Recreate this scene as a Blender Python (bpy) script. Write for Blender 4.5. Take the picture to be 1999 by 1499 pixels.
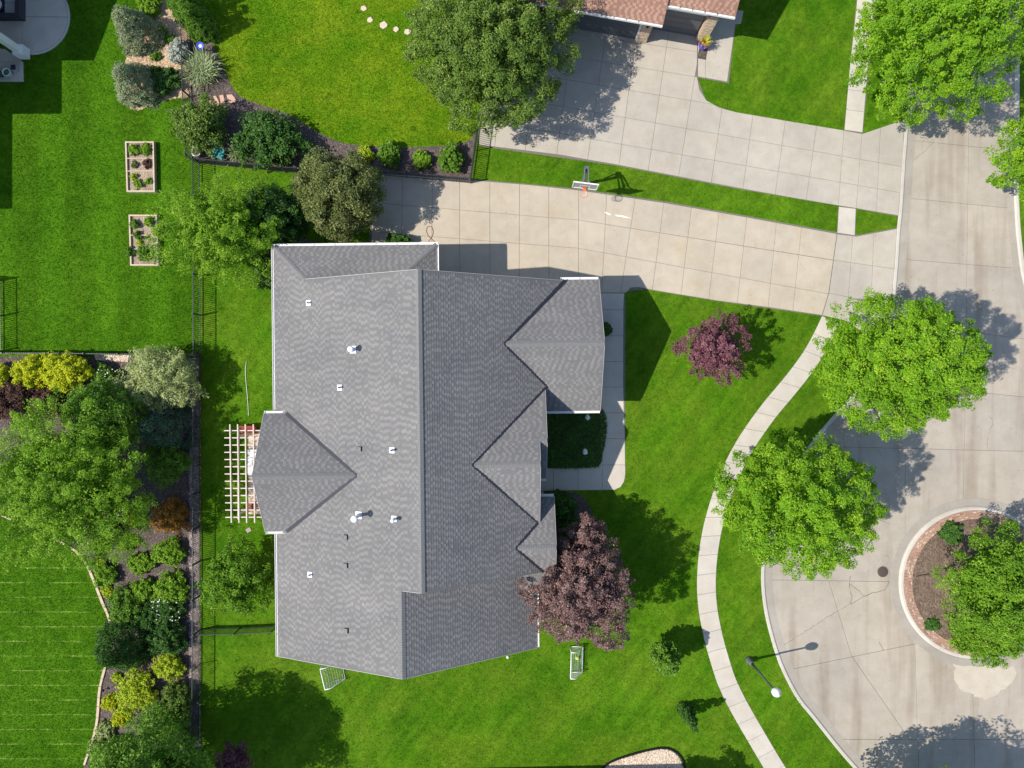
import bpy, bmesh, math, random
import numpy as np
from mathutils import Vector, Matrix

for o in list(bpy.data.objects):
    bpy.data.objects.remove(o, do_unlink=True)
SC = bpy.context.scene
COL = SC.collection

# ------------------------------------------------------------------ camera
H = 46.0            # drone height above the lawn, metres
PXM = 30.0          # photo pixels per metre at ground level
cam = bpy.data.cameras.new('camera')
cam.sensor_width = 36.0
cam.lens = 36.0 * H / (1999.0 / PXM)
cam.clip_end = 3000
cam_o = bpy.data.objects.new('camera', cam)
cam_o.location = (0, 0, H)
COL.objects.link(cam_o)
SC.camera = cam_o

# ------------------------------------------------------------------ light
SUNV = Vector((-0.854, -0.181, 1.0)).normalized()      # towards the sun
world = bpy.data.worlds.new('World'); SC.world = world
world.use_nodes = True
wn = world.node_tree.nodes; wl = world.node_tree.links
sky = wn.new('ShaderNodeTexSky'); sky.sky_type = 'NISHITA'; sky.sun_disc = False
sky.sun_elevation = math.asin(SUNV.z)
sky.sun_rotation = math.atan2(SUNV.x, SUNV.y)
sky.ozone_density = 1.6; sky.dust_density = 0.6
wl.new(sky.outputs[0], wn['Background'].inputs[0])
wn['Background'].inputs[1].default_value = 0.132
sun = bpy.data.lights.new('sun', 'SUN'); sun.energy = 4.0; sun.angle = math.radians(0.55)
sun.color = (1.0, 0.95, 0.86)
sun_o = bpy.data.objects.new('sun', sun)
sun_o.rotation_euler = SUNV.to_track_quat('Z', 'Y').to_euler()
sun_o.location = SUNV * 100
COL.objects.link(sun_o)
SC.view_settings.view_transform = 'Standard'
SC.view_settings.look = 'None'
SC.view_settings.exposure = 0.52
SC.view_settings.gamma = 1.0
SC.view_settings.use_curve_mapping = False

# ------------------------------------------------------------------ helpers
def W(px, py, z=0.0):
    k = (1.0 - z / H) / PXM
    return Vector(((px - 1000.0) * k, (750.0 - py) * k, z))
def W2(p): return ((p[0] - 1000.0) / PXM, (750.0 - p[1]) / PXM)

def link(o, parent=None):
    COL.objects.link(o)
    if parent is not None: o.parent = parent
    return o
def tag(o, label, cat, group=None):
    o['label'] = label; o['category'] = cat
    if group: o['group'] = group
    return o
def empty(name, loc, rz=0.0):
    o = bpy.data.objects.new(name, None); o.location = loc; o.rotation_euler = (0, 0, rz)
    o.empty_display_size = 0.2
    return link(o)
def thing(name, label, cat, loc, rz=0.0, group=None):
    return tag(empty(name, loc, rz), label, cat, group)
def mesh_obj(name, me, mat=None, parent=None, loc=None):
    if mat is not None and not me.materials: me.materials.append(mat)
    o = bpy.data.objects.new(name, me)
    if loc is not None: o.location = loc
    return link(o, parent)
def structure(o): o['kind'] = 'structure'; return o
def stuff(o): o['kind'] = 'stuff'; return o

class MB:
    """collects simple shapes into one mesh"""
    def __init__(s): s.v = []; s.f = []; s.sm = []
    def add(s, v, f, smooth=False):
        b = len(s.v); s.v += [tuple(p) for p in v]; s.f += [tuple(i + b for i in q) for q in f]
        s.sm += [smooth] * len(f); return s
    def box(s, lo, hi, M=None):
        x0, y0, z0 = lo; x1, y1, z1 = hi
        v = [(x0,y0,z0),(x1,y0,z0),(x1,y1,z0),(x0,y1,z0),(x0,y0,z1),(x1,y0,z1),(x1,y1,z1),(x0,y1,z1)]
        if M is not None: v = [tuple(M @ Vector(p)) for p in v]
        return s.add(v, [(3,2,1,0),(4,5,6,7),(0,1,5,4),(1,2,6,5),(2,3,7,6),(3,0,4,7)])
    def bar(s, a, b, w, h=None):
        a = Vector(a); b = Vector(b); h = w if h is None else h
        d = (b - a); L = d.length; d.normalize()
        up = Vector((0,0,1)) if abs(d.z) < 0.95 else Vector((1,0,0))
        x = d.cross(up).normalized(); y = x.cross(d)
        M = Matrix((( x.x,d.x,y.x,a.x),(x.y,d.y,y.y,a.y),(x.z,d.z,y.z,a.z),(0,0,0,1)))
        return s.box((-w/2,0,-h/2),(w/2,L,h/2),M)
    def tube(s, path, rad, n=8, cap=True):
        path = [Vector(p) for p in path]
        if not hasattr(rad, '__len__'): rad = [rad]*len(path)
        vs = []; fs = []; prev = None
        for i, p in enumerate(path):
            d = (path[min(i+1,len(path)-1)] - path[max(i-1,0)]).normalized()
            if prev is None:
                up = Vector((0,0,1)) if abs(d.z) < 0.9 else Vector((1,0,0))
                x = d.cross(up).normalized()
            else:
                x = (prev - d*prev.dot(d)).normalized()
            prev = x; y = d.cross(x)
            for k in range(n):
                a = 2*math.pi*k/n
                vs.append(p + (x*math.cos(a) + y*math.sin(a))*rad[i])
        for i in range(len(path)-1):
            for k in range(n):
                fs.append((i*n+k, i*n+(k+1)%n, (i+1)*n+(k+1)%n, (i+1)*n+k))
        if cap:
            fs.append(tuple(range(n-1,-1,-1))); fs.append(tuple((len(path)-1)*n+k for k in range(n)))
        return s.add(vs, fs, True)
    def lathe(s, prof, n=16, at=(0,0,0)):
        vs = []; fs = []
        for r, z in prof:
            for k in range(n):
                a = 2*math.pi*k/n
                vs.append((at[0]+r*math.cos(a), at[1]+r*math.sin(a), at[2]+z))
        m = len(prof)
        for i in range(m-1):
            for k in range(n):
                fs.append((i*n+k, i*n+(k+1)%n, (i+1)*n+(k+1)%n, (i+1)*n+k))
        fs.append(tuple(range(n-1,-1,-1))); fs.append(tuple((m-1)*n+k for k in range(n)))
        return s.add(vs, fs, True)
    def prism(s, poly, z0, z1):
        n = len(poly)
        v = [(p[0],p[1],z0) for p in poly] + [(p[0],p[1],z1) for p in poly]
        f = [tuple(range(n-1,-1,-1)), tuple(range(n,2*n))] + [(i,(i+1)%n,n+(i+1)%n,n+i) for i in range(n)]
        return s.add(v, f)
    def mesh(s, name):
        me = bpy.data.meshes.new(name); me.from_pydata(s.v, [], s.f)
        me.polygons.foreach_set('use_smooth', s.sm); me.update(); return me
    def build(s, name, mat, parent=None, loc=None):
        return mesh_obj(name, s.mesh(name), mat, parent, loc)

def np_mesh(name, V, F, tint=None):
    """V (n,3) float, F (m,k) int of equal-size faces, tint (m,)"""
    me = bpy.data.meshes.new(name)
    V = np.ascontiguousarray(V, np.float32); F = np.ascontiguousarray(F, np.int32)
    m, k = F.shape
    me.vertices.add(len(V)); me.vertices.foreach_set('co', V.ravel())
    me.loops.add(m*k); me.loops.foreach_set('vertex_index', F.ravel())
    me.polygons.add(m)
    me.polygons.foreach_set('loop_start', np.arange(0, m*k, k, dtype=np.int32))
    me.polygons.foreach_set('loop_total', np.full(m, k, np.int32))
    if tint is not None:
        a = me.attributes.new('tint', 'FLOAT', 'FACE')
        a.data.foreach_set('value', np.ascontiguousarray(tint, np.float32))
    me.polygons.foreach_set('use_smooth', np.zeros(m, bool))
    me.update(calc_edges=True)
    return me

def area2(p): return 0.5*sum(p[i][0]*p[(i+1)%len(p)][1]-p[(i+1)%len(p)][0]*p[i][1] for i in range(len(p)))
def ccw(p): return list(p) if area2(p) > 0 else list(reversed(p))
def cen(p): return (sum(q[0] for q in p)/len(p), sum(q[1] for q in p)/len(p))
def clip_half(poly, a, b, sgn):
    def d(p): return sgn*((b[0]-a[0])*(p[1]-a[1])-(b[1]-a[1])*(p[0]-a[0]))
    out = []
    for i in range(len(poly)):
        p, q = poly[i], poly[(i+1)%len(poly)]
        dp, dq = d(p), d(q)
        if dp >= 0: out.append(p)
        if (dp > 0 and dq < 0) or (dp < 0 and dq > 0):
            t = dp/(dp-dq); out.append((p[0]+t*(q[0]-p[0]), p[1]+t*(q[1]-p[1])))
    return out
def dedupe(p, eps=0.6):
    out = []
    for q in p:
        if not out or math.hypot(q[0]-out[-1][0], q[1]-out[-1][1]) > eps: out.append(q)
    while len(out) > 1 and math.hypot(out[0][0]-out[-1][0], out[0][1]-out[-1][1]) <= eps: out.pop()
    return out
def cut(polys, a, b, pred=None, amin=120):
    res = []
    for p in polys:
        if pred is not None and not pred(*cen(p)): res.append(p); continue
        got = []
        for sgn in (1, -1):
            q = dedupe(clip_half(p, a, b, sgn))
            if len(q) >= 3 and abs(area2(q)) > amin: got.append(q)
        res += got if got else [p]
    return res
def inset(p, d):
    n = len(p); out = []
    for i in range(n):
        a, b, c = Vector(p[i-1]), Vector(p[i]), Vector(p[(i+1)%n])
        e1 = (b-a).normalized(); e2 = (c-b).normalized()
        n1 = Vector((-e1.y, e1.x)); n2 = Vector((-e2.y, e2.x))
        m = n1+n2
        if m.length < 1e-4: m = n1
        m.normalize(); k = max(0.45, m.dot(n1))
        out.append((b.x+m.x*d/k, b.y+m.y*d/k))
    return out
def slab(name, poly, z, th, mat, parent, gap=0.019, bev=0.012):
    """one concrete slab, poly in world metres"""
    p = inset(ccw(poly), gap/2); c = cen(p)
    q = inset(p, bev)
    P = [(x-c[0], y-c[1]) for x, y in p]; Q = [(x-c[0], y-c[1]) for x, y in q]
    n = len(P)
    v = [(x,y,-th) for x,y in P]+[(x,y,-bev*0.6) for x,y in P]+[(x,y,0) for x,y in Q]
    f = [(i,(i+1)%n,n+(i+1)%n,n+i) for i in range(n)]+[(n+i,n+(i+1)%n,2*n+(i+1)%n,2*n+i) for i in range(n)]
    f.append(tuple(range(2*n,3*n)))
    me = bpy.data.meshes.new(name); me.from_pydata(v, [], f); me.update()
    return mesh_obj(name, me, mat, parent, (c[0], c[1], z))
def slabs(parent, polys_px, z, th, mat, name='slab', gap=0.019):
    for p in polys_px:
        w = [W2(q) for q in dedupe(p)]
        if len(w) >= 3: slab(name, w, z, th, mat, parent, gap)
def sheet(name, poly_px, z, mat, parent=None):
    p = ccw([W2(q) for q in poly_px])
    me = bpy.data.meshes.new(name); me.from_pydata([(x,y,z) for x,y in p], [], [tuple(range(len(p)))]); me.update()
    return mesh_obj(name, me, mat, parent)
def in_poly(P, poly):
    x, y = P[:,0], P[:,1]; r = np.zeros(len(P), bool); n = len(poly); j = n-1
    for i in range(n):
        xi, yi = poly[i]; xj, yj = poly[j]
        c = ((yi > y) != (yj > y)) & (x < (xj-xi)*(y-yi)/((yj-yi) if yj != yi else 1e-9)+xi)
        r ^= c; j = i
    return r
def smooth_line(pts, step=12):
    """Catmull-Rom through px points"""
    out = []
    for i in range(len(pts)-1):
        p0 = pts[max(i-1,0)]; p1 = pts[i]; p2 = pts[i+1]; p3 = pts[min(i+2,len(pts)-1)]
        n = max(1, int(math.hypot(p2[0]-p1[0], p2[1]-p1[1])/step))
        for k in range(n):
            t = k/n
            out.append(tuple(0.5*((2*p1[a])+(-p0[a]+p2[a])*t+(2*p0[a]-5*p1[a]+4*p2[a]-p3[a])*t*t+(-p0[a]+3*p1[a]-3*p2[a]+p3[a])*t**3) for a in (0,1)))
    out.append(tuple(pts[-1])); return out
def offset_line(pts, d):
    out = []
    for i in range(len(pts)):
        a = pts[max(i-1,0)]; b = pts[min(i+1,len(pts)-1)]
        dx, dy = b[0]-a[0], b[1]-a[1]; L = math.hypot(dx,dy) or 1
        out.append((pts[i][0]-dy/L*d, pts[i][1]+dx/L*d))
    return out

# ------------------------------------------------------------------ materials
def srgb(r, g, b):
    f = lambda c: (c/255/12.92) if c <= 10 else ((c/255+0.055)/1.055)**2.4
    return (f(r), f(g), f(b))
class NT:
    def __init__(s, name):
        s.m = bpy.data.materials.new(name); s.m.use_nodes = True
        s.t = s.m.node_tree; s.n = s.t.nodes; s.p = s.n['Principled BSDF']; s.out = s.n['Material Output']
        s.p.inputs['Roughness'].default_value = 0.85
        s.p.inputs['Specular IOR Level'].default_value = 0.25
    def lk(s, a, b): s.t.links.new(a, b)
    def new(s, t, **kw):
        n = s.n.new(t)
        for k, v in kw.items(): setattr(n, k, v)
        return n
    def pos(s):
        if not hasattr(s, '_pos'): s._pos = s.new('ShaderNodeNewGeometry').outputs['Position']
        return s._pos
    def noise(s, scale, detail=3, rough=0.55, vec=None, stretch=None):
        n = s.new('ShaderNodeTexNoise'); n.inputs['Scale'].default_value = scale
        n.inputs['Detail'].default_value = detail; n.inputs['Roughness'].default_value = rough
        v = vec or s.pos()
        if stretch:
            mp = s.new('ShaderNodeMapping'); mp.inputs['Scale'].default_value = stretch
            s.lk(v, mp.inputs[0]); v = mp.outputs[0]
        s.lk(v, n.inputs['Vector']); return n.outputs['Fac']
    def ramp(s, fac, stops, interp='LINEAR'):
        r = s.new('ShaderNodeValToRGB'); r.color_ramp.interpolation = interp
        e = r.color_ramp.elements
        while len(e) < len(stops): e.new(0.5)
        for i, (t, c) in enumerate(stops):
            e[i].position = t; e[i].color = (*c, 1) if hasattr(c, '__len__') else (c, c, c, 1)
        s.lk(fac, r.inputs[0]); return r.outputs[0]
    def mix(s, a, b, fac, mode='MIX'):
        m = s.new('ShaderNodeMix'); m.data_type = 'RGBA'; m.blend_type = mode
        for sock, v in ((m.inputs[0], fac), (m.inputs[6], a), (m.inputs[7], b)):
            if isinstance(v, (int, float)): sock.default_value = v
            elif isinstance(v, tuple): sock.default_value = (*v, 1) if len(v) == 3 else v
            else: s.lk(v, sock)
        return m.outputs[2]
    def math(s, op, a, b=0.0, c=0.0):
        m = s.new('ShaderNodeMath'); m.operation = op
        for i, v in enumerate((a, b, c)):
            if isinstance(v, (int, float)): m.inputs[i].default_value = v
            else: s.lk(v, m.inputs[i])
        return m.outputs[0]
    def attr(s, name):
        a = s.new('ShaderNodeAttribute'); a.attribute_name = name; return a.outputs['Fac']
    def bump(s, h, strength=0.5, dist=0.02):
        b = s.new('ShaderNodeBump'); b.inputs['Strength'].default_value = strength; b.inputs['Distance'].default_value = dist
        s.lk(h, b.inputs['Height']); s.lk(b.outputs[0], s.p.inputs['Normal'])
    def color(s, c):
        if isinstance(c, tuple): s.p.inputs['Base Color'].default_value = (*c, 1)
        else: s.lk(c, s.p.inputs['Base Color'])
        return s

def plain(name, c, rough=0.6, metal=0.0, var=0.12, scale=6.0):
    t = NT(name)
    f = t.noise(scale, 4)
    t.color(t.mix(tuple(x*(1-var) for x in c), tuple(min(1,x*(1+var)) for x in c), f))
    t.p.inputs['Roughness'].default_value = rough; t.p.inputs['Metallic'].default_value = metal
    t.bump(t.noise(scale*8, 3), 0.15, 0.01)
    return t.m

def concrete(name, c, warm=0.0, stain=0.5, tracks=0.0):
    t = NT(name)
    big = t.noise(0.22, 4, 0.6); mid = t.noise(1.3, 5, 0.6); fine = t.noise(22, 4, 0.7); speck = t.noise(5.5, 2, 0.5)
    col = t.mix(tuple(x*0.91 for x in c), tuple(min(1, x*1.06) for x in c), t.ramp(big, [(0.35,0.0),(0.65,1.0)]))
    col = t.mix(col, (0.91,0.885,0.86), t.ramp(mid, [(0.3,1.0),(0.62,0.0)]), 'MULTIPLY')
    info = t.new('ShaderNodeObjectInfo')
    col = t.mix(col, t.ramp(info.outputs['Random'], [(0.0,(0.95,0.95,0.955)),(0.5,(0.99,0.985,0.975)),(1.0,(1.025,1.015,0.99))]), 1.0, 'MULTIPLY')
    if warm:
        y = t.noise(0.5, 3, 0.5, stretch=(0.6,1.0,1))
        col = t.mix(col, (0.97,0.86,0.62), t.ramp(y, [(0.58,0.0),(0.75,warm)]), 'MULTIPLY')
    if stain:
        st = t.noise(0.9, 6, 0.65, stretch=(1.0,0.55,1))
        col = t.mix(col, (0.62,0.58,0.54), t.ramp(st, [(0.62,0.0),(0.8,stain)]), 'MULTIPLY')
        sp = t.noise(7.0, 1, 0.4)
        col = t.mix(col, (0.5,0.46,0.42), t.ramp(sp, [(0.735,0.0),(0.79,0.5)]), 'MULTIPLY')
    if tracks:      # rubber and dirt worn along the driving lines
        tr = t.noise(0.55, 3, 0.5, stretch=(1.9,0.16,1))
        col = t.mix(col, (0.80,0.77,0.75), t.ramp(tr, [(0.5,0.0),(0.66,tracks)]), 'MULTIPLY')
    col = t.mix(col, t.ramp(fine, [(0.3,(0.93,0.93,0.93)),(0.7,(1.05,1.05,1.05))]), 1.0, 'MULTIPLY')
    t.color(col); t.p.inputs['Roughness'].default_value = 0.9
    t.bump(fine, 0.25, 0.006)
    return t.m

def lawn_mat(name, dark, light, yellow=None, yamt=0.0, stripes=None, blade=False):
    t = NT(name)
    big = t.noise(0.13, 4, 0.6); mid = t.noise(0.9, 4, 0.65); fine = t.noise(9.0, 3, 0.7); vf = t.noise(26.0, 2, 0.6)
    f = t.math('ADD', t.math('MULTIPLY', big, 0.45), t.math('MULTIPLY', mid, 0.55))
    col = t.mix(dark, light, t.ramp(f, [(0.36,0.0),(0.64,1.0)]))
    if yellow:
        yn = t.noise(0.35, 5, 0.65)
        col = t.mix(col, yellow, t.ramp(yn, [(0.4,0.0),(0.72,yamt)]))
        dk = t.noise(1.05, 1, 0.3)
        col = t.mix(col, tuple(x*0.62 for x in dark), t.ramp(dk, [(0.70,0.0),(0.78,0.7*yamt)]))
    if name.startswith('lawn'):
        mp = t.new('ShaderNodeMapping'); mp.inputs['Rotation'].default_value = (0,0,math.radians(-52)); t.lk(t.pos(), mp.inputs[0])
        stv = t.noise(1.0, 3, 0.55, vec=mp.outputs[0], stretch=(0.12,1.5,1))
        col = t.mix(col, t.ramp(stv, [(0.36,(0.86,0.88,0.86)),(0.64,(1.13,1.10,1.08))]), 1.0, 'MULTIPLY')
        dry = t.noise(0.42, 6, 0.7)
        col = t.mix(col, srgb(150,152,78), t.ramp(dry, [(0.66,0.0),(0.78,0.6)]))
    if stripes:
        sep = t.new('ShaderNodeSeparateXYZ'); t.lk(t.pos(), sep.inputs[0])
        ax, per, amt = stripes
        c = sep.outputs[ax]
        wob = t.math('MULTIPLY', t.noise(0.6, 2), 0.25)
        if amt > 0:      # broad mower bands
            s_ = t.math('SINE', t.math('MULTIPLY', t.math('ADD', c, wob), 2*math.pi/per))
            col = t.mix(col, t.ramp(t.math('MULTIPLY_ADD', s_, 0.5, 0.5), [(0.2,(1-amt,)*3),(0.8,(1+amt,)*3)]), 1.0, 'MULTIPLY')
        else:            # thin pale seams left between mower passes
            fr = t.math('FRACT', t.math('DIVIDE', t.math('ADD', c, t.math('MULTIPLY', wob, 0.22)), per))
            d = t.math('ABSOLUTE', t.math('SUBTRACT', fr, 0.5))
            msk = t.math('MULTIPLY', t.ramp(d, [(0.0,1.0),(0.055,0.0)]), t.ramp(t.noise(0.8, 3), [(0.4,0.0),(0.6,0.6)]))
            col = t.mix(col, srgb(168,190,95), msk)
    tex = t.noise(3.2, 5, 0.72)
    col = t.mix(col, t.ramp(tex, [(0.28,(0.66,0.70,0.66)),(0.5,(0.98,0.98,0.98)),(0.74,(1.32,1.26,1.25))]), 1.0, 'MULTIPLY')
    if blade:
        col = t.mix(col, t.ramp(t.attr('tint'), [(0.0,(0.62,0.66,0.6)),(0.6,(1.0,1.0,1.0)),(1.0,(1.5,1.32,1.25))]), 1.0, 'MULTIPLY')
        tr = t.new('ShaderNodeBsdfTranslucent'); t.lk(col, tr.inputs[0])
        mx = t.new('ShaderNodeMixShader'); mx.inputs[0].default_value = 0.3
        t.lk(t.p.outputs[0], mx.inputs[1]); t.lk(tr.outputs[0], mx.inputs[2]); t.lk(mx.outputs[0], t.out.inputs[0])
    else:
        g = t.mix(t.ramp(fine, [(0.3,(0.62,0.62,0.6)),(0.72,(1.28,1.25,1.2))]), t.ramp(vf, [(0.3,(0.75,0.75,0.75)),(0.7,(1.2,1.2,1.2))]), 0.5)
        col = t.mix(col, g, 1.0, 'MULTIPLY')
        t.bump(t.math('ADD', fine, vf), 0.7, 0.05)
    t.color(col); t.p.inputs['Roughness'].default_value = 0.8
    t.p.inputs['Specular IOR Level'].default_value = 0.04
    return t.m

def leaf_mat(name, dark, light, trans=0.3, spec=0.3, tip=None):
    t = NT(name)
    stops = [(0.0, dark), (0.75, light)]
    stops.append((1.0, tip if tip else tuple(min(1, x*1.25) for x in light)))
    col = t.ramp(t.attr('tint'), stops)
    t.color(col); t.p.inputs['Roughness'].default_value = 0.55
    t.p.inputs['Specular IOR Level'].default_value = spec
    tr = t.new('ShaderNodeBsdfTranslucent'); t.lk(t.mix(col, (1.15,1.2,0.8), 1.0, 'MULTIPLY'), tr.inputs[0])
    mx = t.new('ShaderNodeMixShader'); mx.inputs[0].default_value = trans
    t.lk(t.p.outputs[0], mx.inputs[1]); t.lk(tr.outputs[0], mx.inputs[2]); t.lk(mx.outputs[0], t.out.inputs[0])
    return t.m

def grain(name, c1, c2, scale, c3=None, bump=0.8, dist=0.04):
    t = NT(name)
    v = t.new('ShaderNodeTexVoronoi'); v.inputs['Scale'].default_value = scale; t.lk(t.pos(), v.inputs['Vector'])
    sep = t.new('ShaderNodeSeparateColor'); t.lk(v.outputs['Color'], sep.inputs[0])
    col = t.mix(c1, c2, sep.outputs[0])
    if c3: col = t.mix(col, c3, t.ramp(t.noise(0.7, 4), [(0.45,0.0),(0.65,0.8)]))
    col = t.mix(col, t.ramp(t.noise(2.2, 4), [(0.3,(0.8,0.8,0.8)),(0.7,(1.12,1.12,1.12))]), 1.0, 'MULTIPLY')
    t.color(col); t.bump(t.math('SUBTRACT', 1.0, v.outputs['Distance']), bump, dist)
    return t.m

def shingle_mat(name, dark, mid, light):
    t = NT(name)
    a = t.attr('tint')
    col = t.ramp(a, [(0.0,dark),(0.35,mid),(0.62,mid),(0.8,light),(1.0,tuple(x*1.1 for x in light))])
    col = t.mix(col, t.ramp(t.noise(0.28, 5, 0.65), [(0.3,(0.90,0.90,0.90)),(0.7,(1.08,1.07,1.06))]), 1.0, 'MULTIPLY')
    col = t.mix(col, t.ramp(t.noise(0.8, 4, 0.6, stretch=(0.3,1.6,1)), [(0.32,(0.93,0.93,0.94)),(0.68,(1.05,1.05,1.04))]), 1.0, 'MULTIPLY')
    col = t.mix(col, t.ramp(t.noise(60, 2), [(0.3,(0.85,0.85,0.85)),(0.7,(1.12,1.12,1.12))]), 1.0, 'MULTIPLY')
    t.color(col); t.p.inputs['Roughness'].default_value = 0.95
    t.p.inputs['Specular IOR Level'].default_value = 0.0445
    t.bump(t.noise(40, 2), 0.15, 0.0015)
    return t.m

M = {}
M['drive'] = concrete('warm concrete', (0.475,0.413,0.328), warm=0.45, stain=0.5)
M['drive_grey'] = concrete('grey concrete', (0.448,0.405,0.343), stain=0.4)
M['street'] = concrete('street concrete', (0.412,0.366,0.305), stain=0.4, tracks=1.0)
M['walk'] = concrete('pale concrete', (0.535,0.49,0.425), stain=0.2)
M['curb'] = concrete('curb concrete', (0.54,0.50,0.44), stain=0.4)
M['gutter'] = concrete('gutter concrete', (0.36,0.325,0.28), stain=0.6)
M['joint'] = plain('joint dirt', (0.17,0.15,0.128), 0.95)
GD, GL = (0.040,0.126,0.003), (0.086,0.208,0.007)
GY = (0.18,0.25,0.02)
M['lawn'] = lawn_mat('lawn', GD, GL, GY, 0.45)
M['lawn_b'] = lawn_mat('lawn blades', GD, GL, GY, 0.45, blade=True)
ND, NL, NY = (0.062,0.165,0.003), (0.115,0.24,0.006), (0.215,0.285,0.012)
M['lawn_n'] = lawn_mat('north lawn', ND, NL, NY, 0.75)
M['lawn_nb'] = lawn_mat('north lawn blades', ND, NL, NY, 0.75, blade=True)
M['lawn_w'] = lawn_mat('west lawn', GD, GL, stripes=(0, 3.4, 0.10))
M['lawn_wb'] = lawn_mat('west lawn blades', GD, GL, stripes=(0, 3.4, 0.10), blade=True)
M['lawn_s'] = lawn_mat('south west lawn', GD, GL, stripes=(1, 0.955, -1))
M['lawn_sb'] = lawn_mat('south west lawn blades', GD, GL, stripes=(1, 0.955, -1), blade=True)
M['mulch'] = grain('dark mulch', (0.07,0.052,0.046), (0.15,0.115,0.10), 14)
M['mulch_t'] = grain('tan wood chips', (0.33,0.22,0.13), (0.56,0.41,0.26), 12, (0.22,0.14,0.09))
M['soil'] = grain('soil', (0.115,0.08,0.058), (0.20,0.145,0.105), 9)
M['soil_pale'] = grain('dry garden soil', (0.30,0.225,0.16), (0.46,0.36,0.26), 12, (0.22,0.15,0.1))
M['gravel_bed'] = grain('gravel', (0.40,0.31,0.23), (0.72,0.60,0.48), 8)
M['stone'] = plain('river stone', (0.36,0.29,0.26), 0.9, var=0.35, scale=5)
M['stone_tan'] = plain('tan stone', (0.55,0.42,0.30), 0.9, var=0.3, scale=4)
M['flag'] = plain('pink flagstone', (0.58,0.36,0.26), 0.9, var=0.15, scale=3)
M['shingle'] = shingle_mat('grey shingles', (0.148,0.143,0.139), (0.170,0.164,0.160), (0.212,0.205,0.200))
M['shingle_b'] = shingle_mat('brown shingles', (0.185,0.10,0.075), (0.275,0.15,0.112), (0.35,0.225,0.165))
M['ridge'] = plain('ridge cap shingle', (0.176,0.172,0.170), 0.95, var=0.2, scale=5)
M['rake'] = plain('weathered rake trim', (0.40,0.38,0.36), 0.6)
M['flash'] = plain('dark valley flashing', (0.035,0.035,0.045), 0.5, 0.3)
M['white'] = plain('white painted trim', (0.78,0.76,0.73), 0.5, var=0.04)
M['white_metal'] = plain('white painted metal', (0.8,0.79,0.78), 0.4, var=0.03)
M['siding'] = plain('tan siding', (0.45,0.38,0.30), 0.8)
M['brickwall'] = plain('grey stone wall', (0.28,0.26,0.25), 0.9, var=0.3, scale=3)
M['glass'] = plain('window glass', (0.03,0.04,0.05), 0.08)
M['garage'] = plain('dark grey garage door', (0.10,0.105,0.115), 0.5)
M['black'] = plain('black painted metal', (0.012,0.012,0.014), 0.4)
M['fence'] = plain('dark fence metal', (0.075,0.078,0.085), 0.3, 0.3)
M['steel'] = plain('galvanised steel', (0.35,0.37,0.40), 0.4, 0.5)
M['bark'] = plain('bark', (0.11,0.08,0.06), 0.95, var=0.3, scale=8)
M['cedar'] = plain('weathered timber', (0.56,0.44,0.33), 0.8, var=0.15, scale=5)
M['pergola'] = plain('pale pergola timber', (0.64,0.54,0.475), 0.7, var=0.08)
M['deck'] = plain('tan patio', (0.60,0.47,0.36), 0.85, var=0.1)
M['redwood'] = plain('red cushion', (0.28,0.05,0.04), 0.8)
M['orange'] = plain('orange rim', (0.75,0.16,0.06), 0.5)
M['acrylic'] = plain('grey acrylic board', (0.30,0.31,0.31), 0.25)
M['net'] = plain('white net cord', (0.75,0.73,0.68), 0.8)
M['hose'] = plain('brown hose', (0.22,0.07,0.04), 0.5)
M['iron'] = plain('cast iron', (0.10,0.075,0.065), 0.7, 0.2, var=0.3, scale=10)
M['brick'] = shingle_mat('brick', (0.30,0.17,0.12), (0.40,0.25,0.185), (0.52,0.40,0.32))
M['blue'] = plain('blue glaze', (0.05,0.09,0.5), 0.25)
M['teal'] = plain('teal plastic', (0.06,0.32,0.31), 0.5)
M['yellow'] = plain('yellow ball', (0.62,0.75,0.03), 0.5)
M['pot'] = plain('green pot', (0.06,0.16,0.10), 0.5)
M['cushion'] = plain('grey cushion', (0.36,0.35,0.34), 0.9)
M['wicker'] = plain('dark wicker', (0.045,0.045,0.055), 0.8)
M['sand'] = concrete('pale sand', (0.52,0.46,0.375), stain=0.8)
M['globe'] = plain('white lamp globe', (0.82,0.82,0.80), 0.2, var=0.02)
M['post'] = plain('grey green lamp post', (0.11,0.125,0.13), 0.5)
L = {}
L['maple'] = leaf_mat('bright maple leaf', (0.10,0.24,0.008), (0.245,0.45,0.014), 0.36, tip=(0.42,0.53,0.04))
L['maple2'] = leaf_mat('island tree leaf', (0.08,0.20,0.008), (0.19,0.36,0.016), 0.3, tip=(0.32,0.44,0.05))
L['dark'] = leaf_mat('dark green leaf', (0.07,0.135,0.012), (0.165,0.26,0.028), 0.22, 0.4, tip=(0.34,0.42,0.09))
L['olive'] = leaf_mat('olive leaf', (0.08,0.11,0.022), (0.19,0.225,0.055), 0.2, 0.4, tip=(0.40,0.39,0.16))
L['lime'] = leaf_mat('lime leaf', (0.13,0.27,0.012), (0.29,0.48,0.03), 0.35, tip=(0.46,0.58,0.10))
L['mid'] = leaf_mat('mid green leaf', (0.075,0.18,0.012), (0.18,0.34,0.028), 0.28, tip=(0.30,0.45,0.07))
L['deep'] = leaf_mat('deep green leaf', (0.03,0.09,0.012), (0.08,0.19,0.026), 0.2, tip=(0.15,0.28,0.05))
L['pale'] = leaf_mat('pale silver green leaf', (0.25,0.31,0.09), (0.47,0.52,0.21), 0.2, tip=(0.60,0.62,0.36))
L['yellow'] = leaf_mat('golden leaf', (0.36,0.42,0.012), (0.66,0.68,0.022), 0.3, tip=(0.64,0.60,0.04))
L['gold'] = leaf_mat('yellow green leaf', (0.29,0.39,0.012), (0.53,0.62,0.035), 0.3, tip=(0.55,0.55,0.08))
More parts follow.
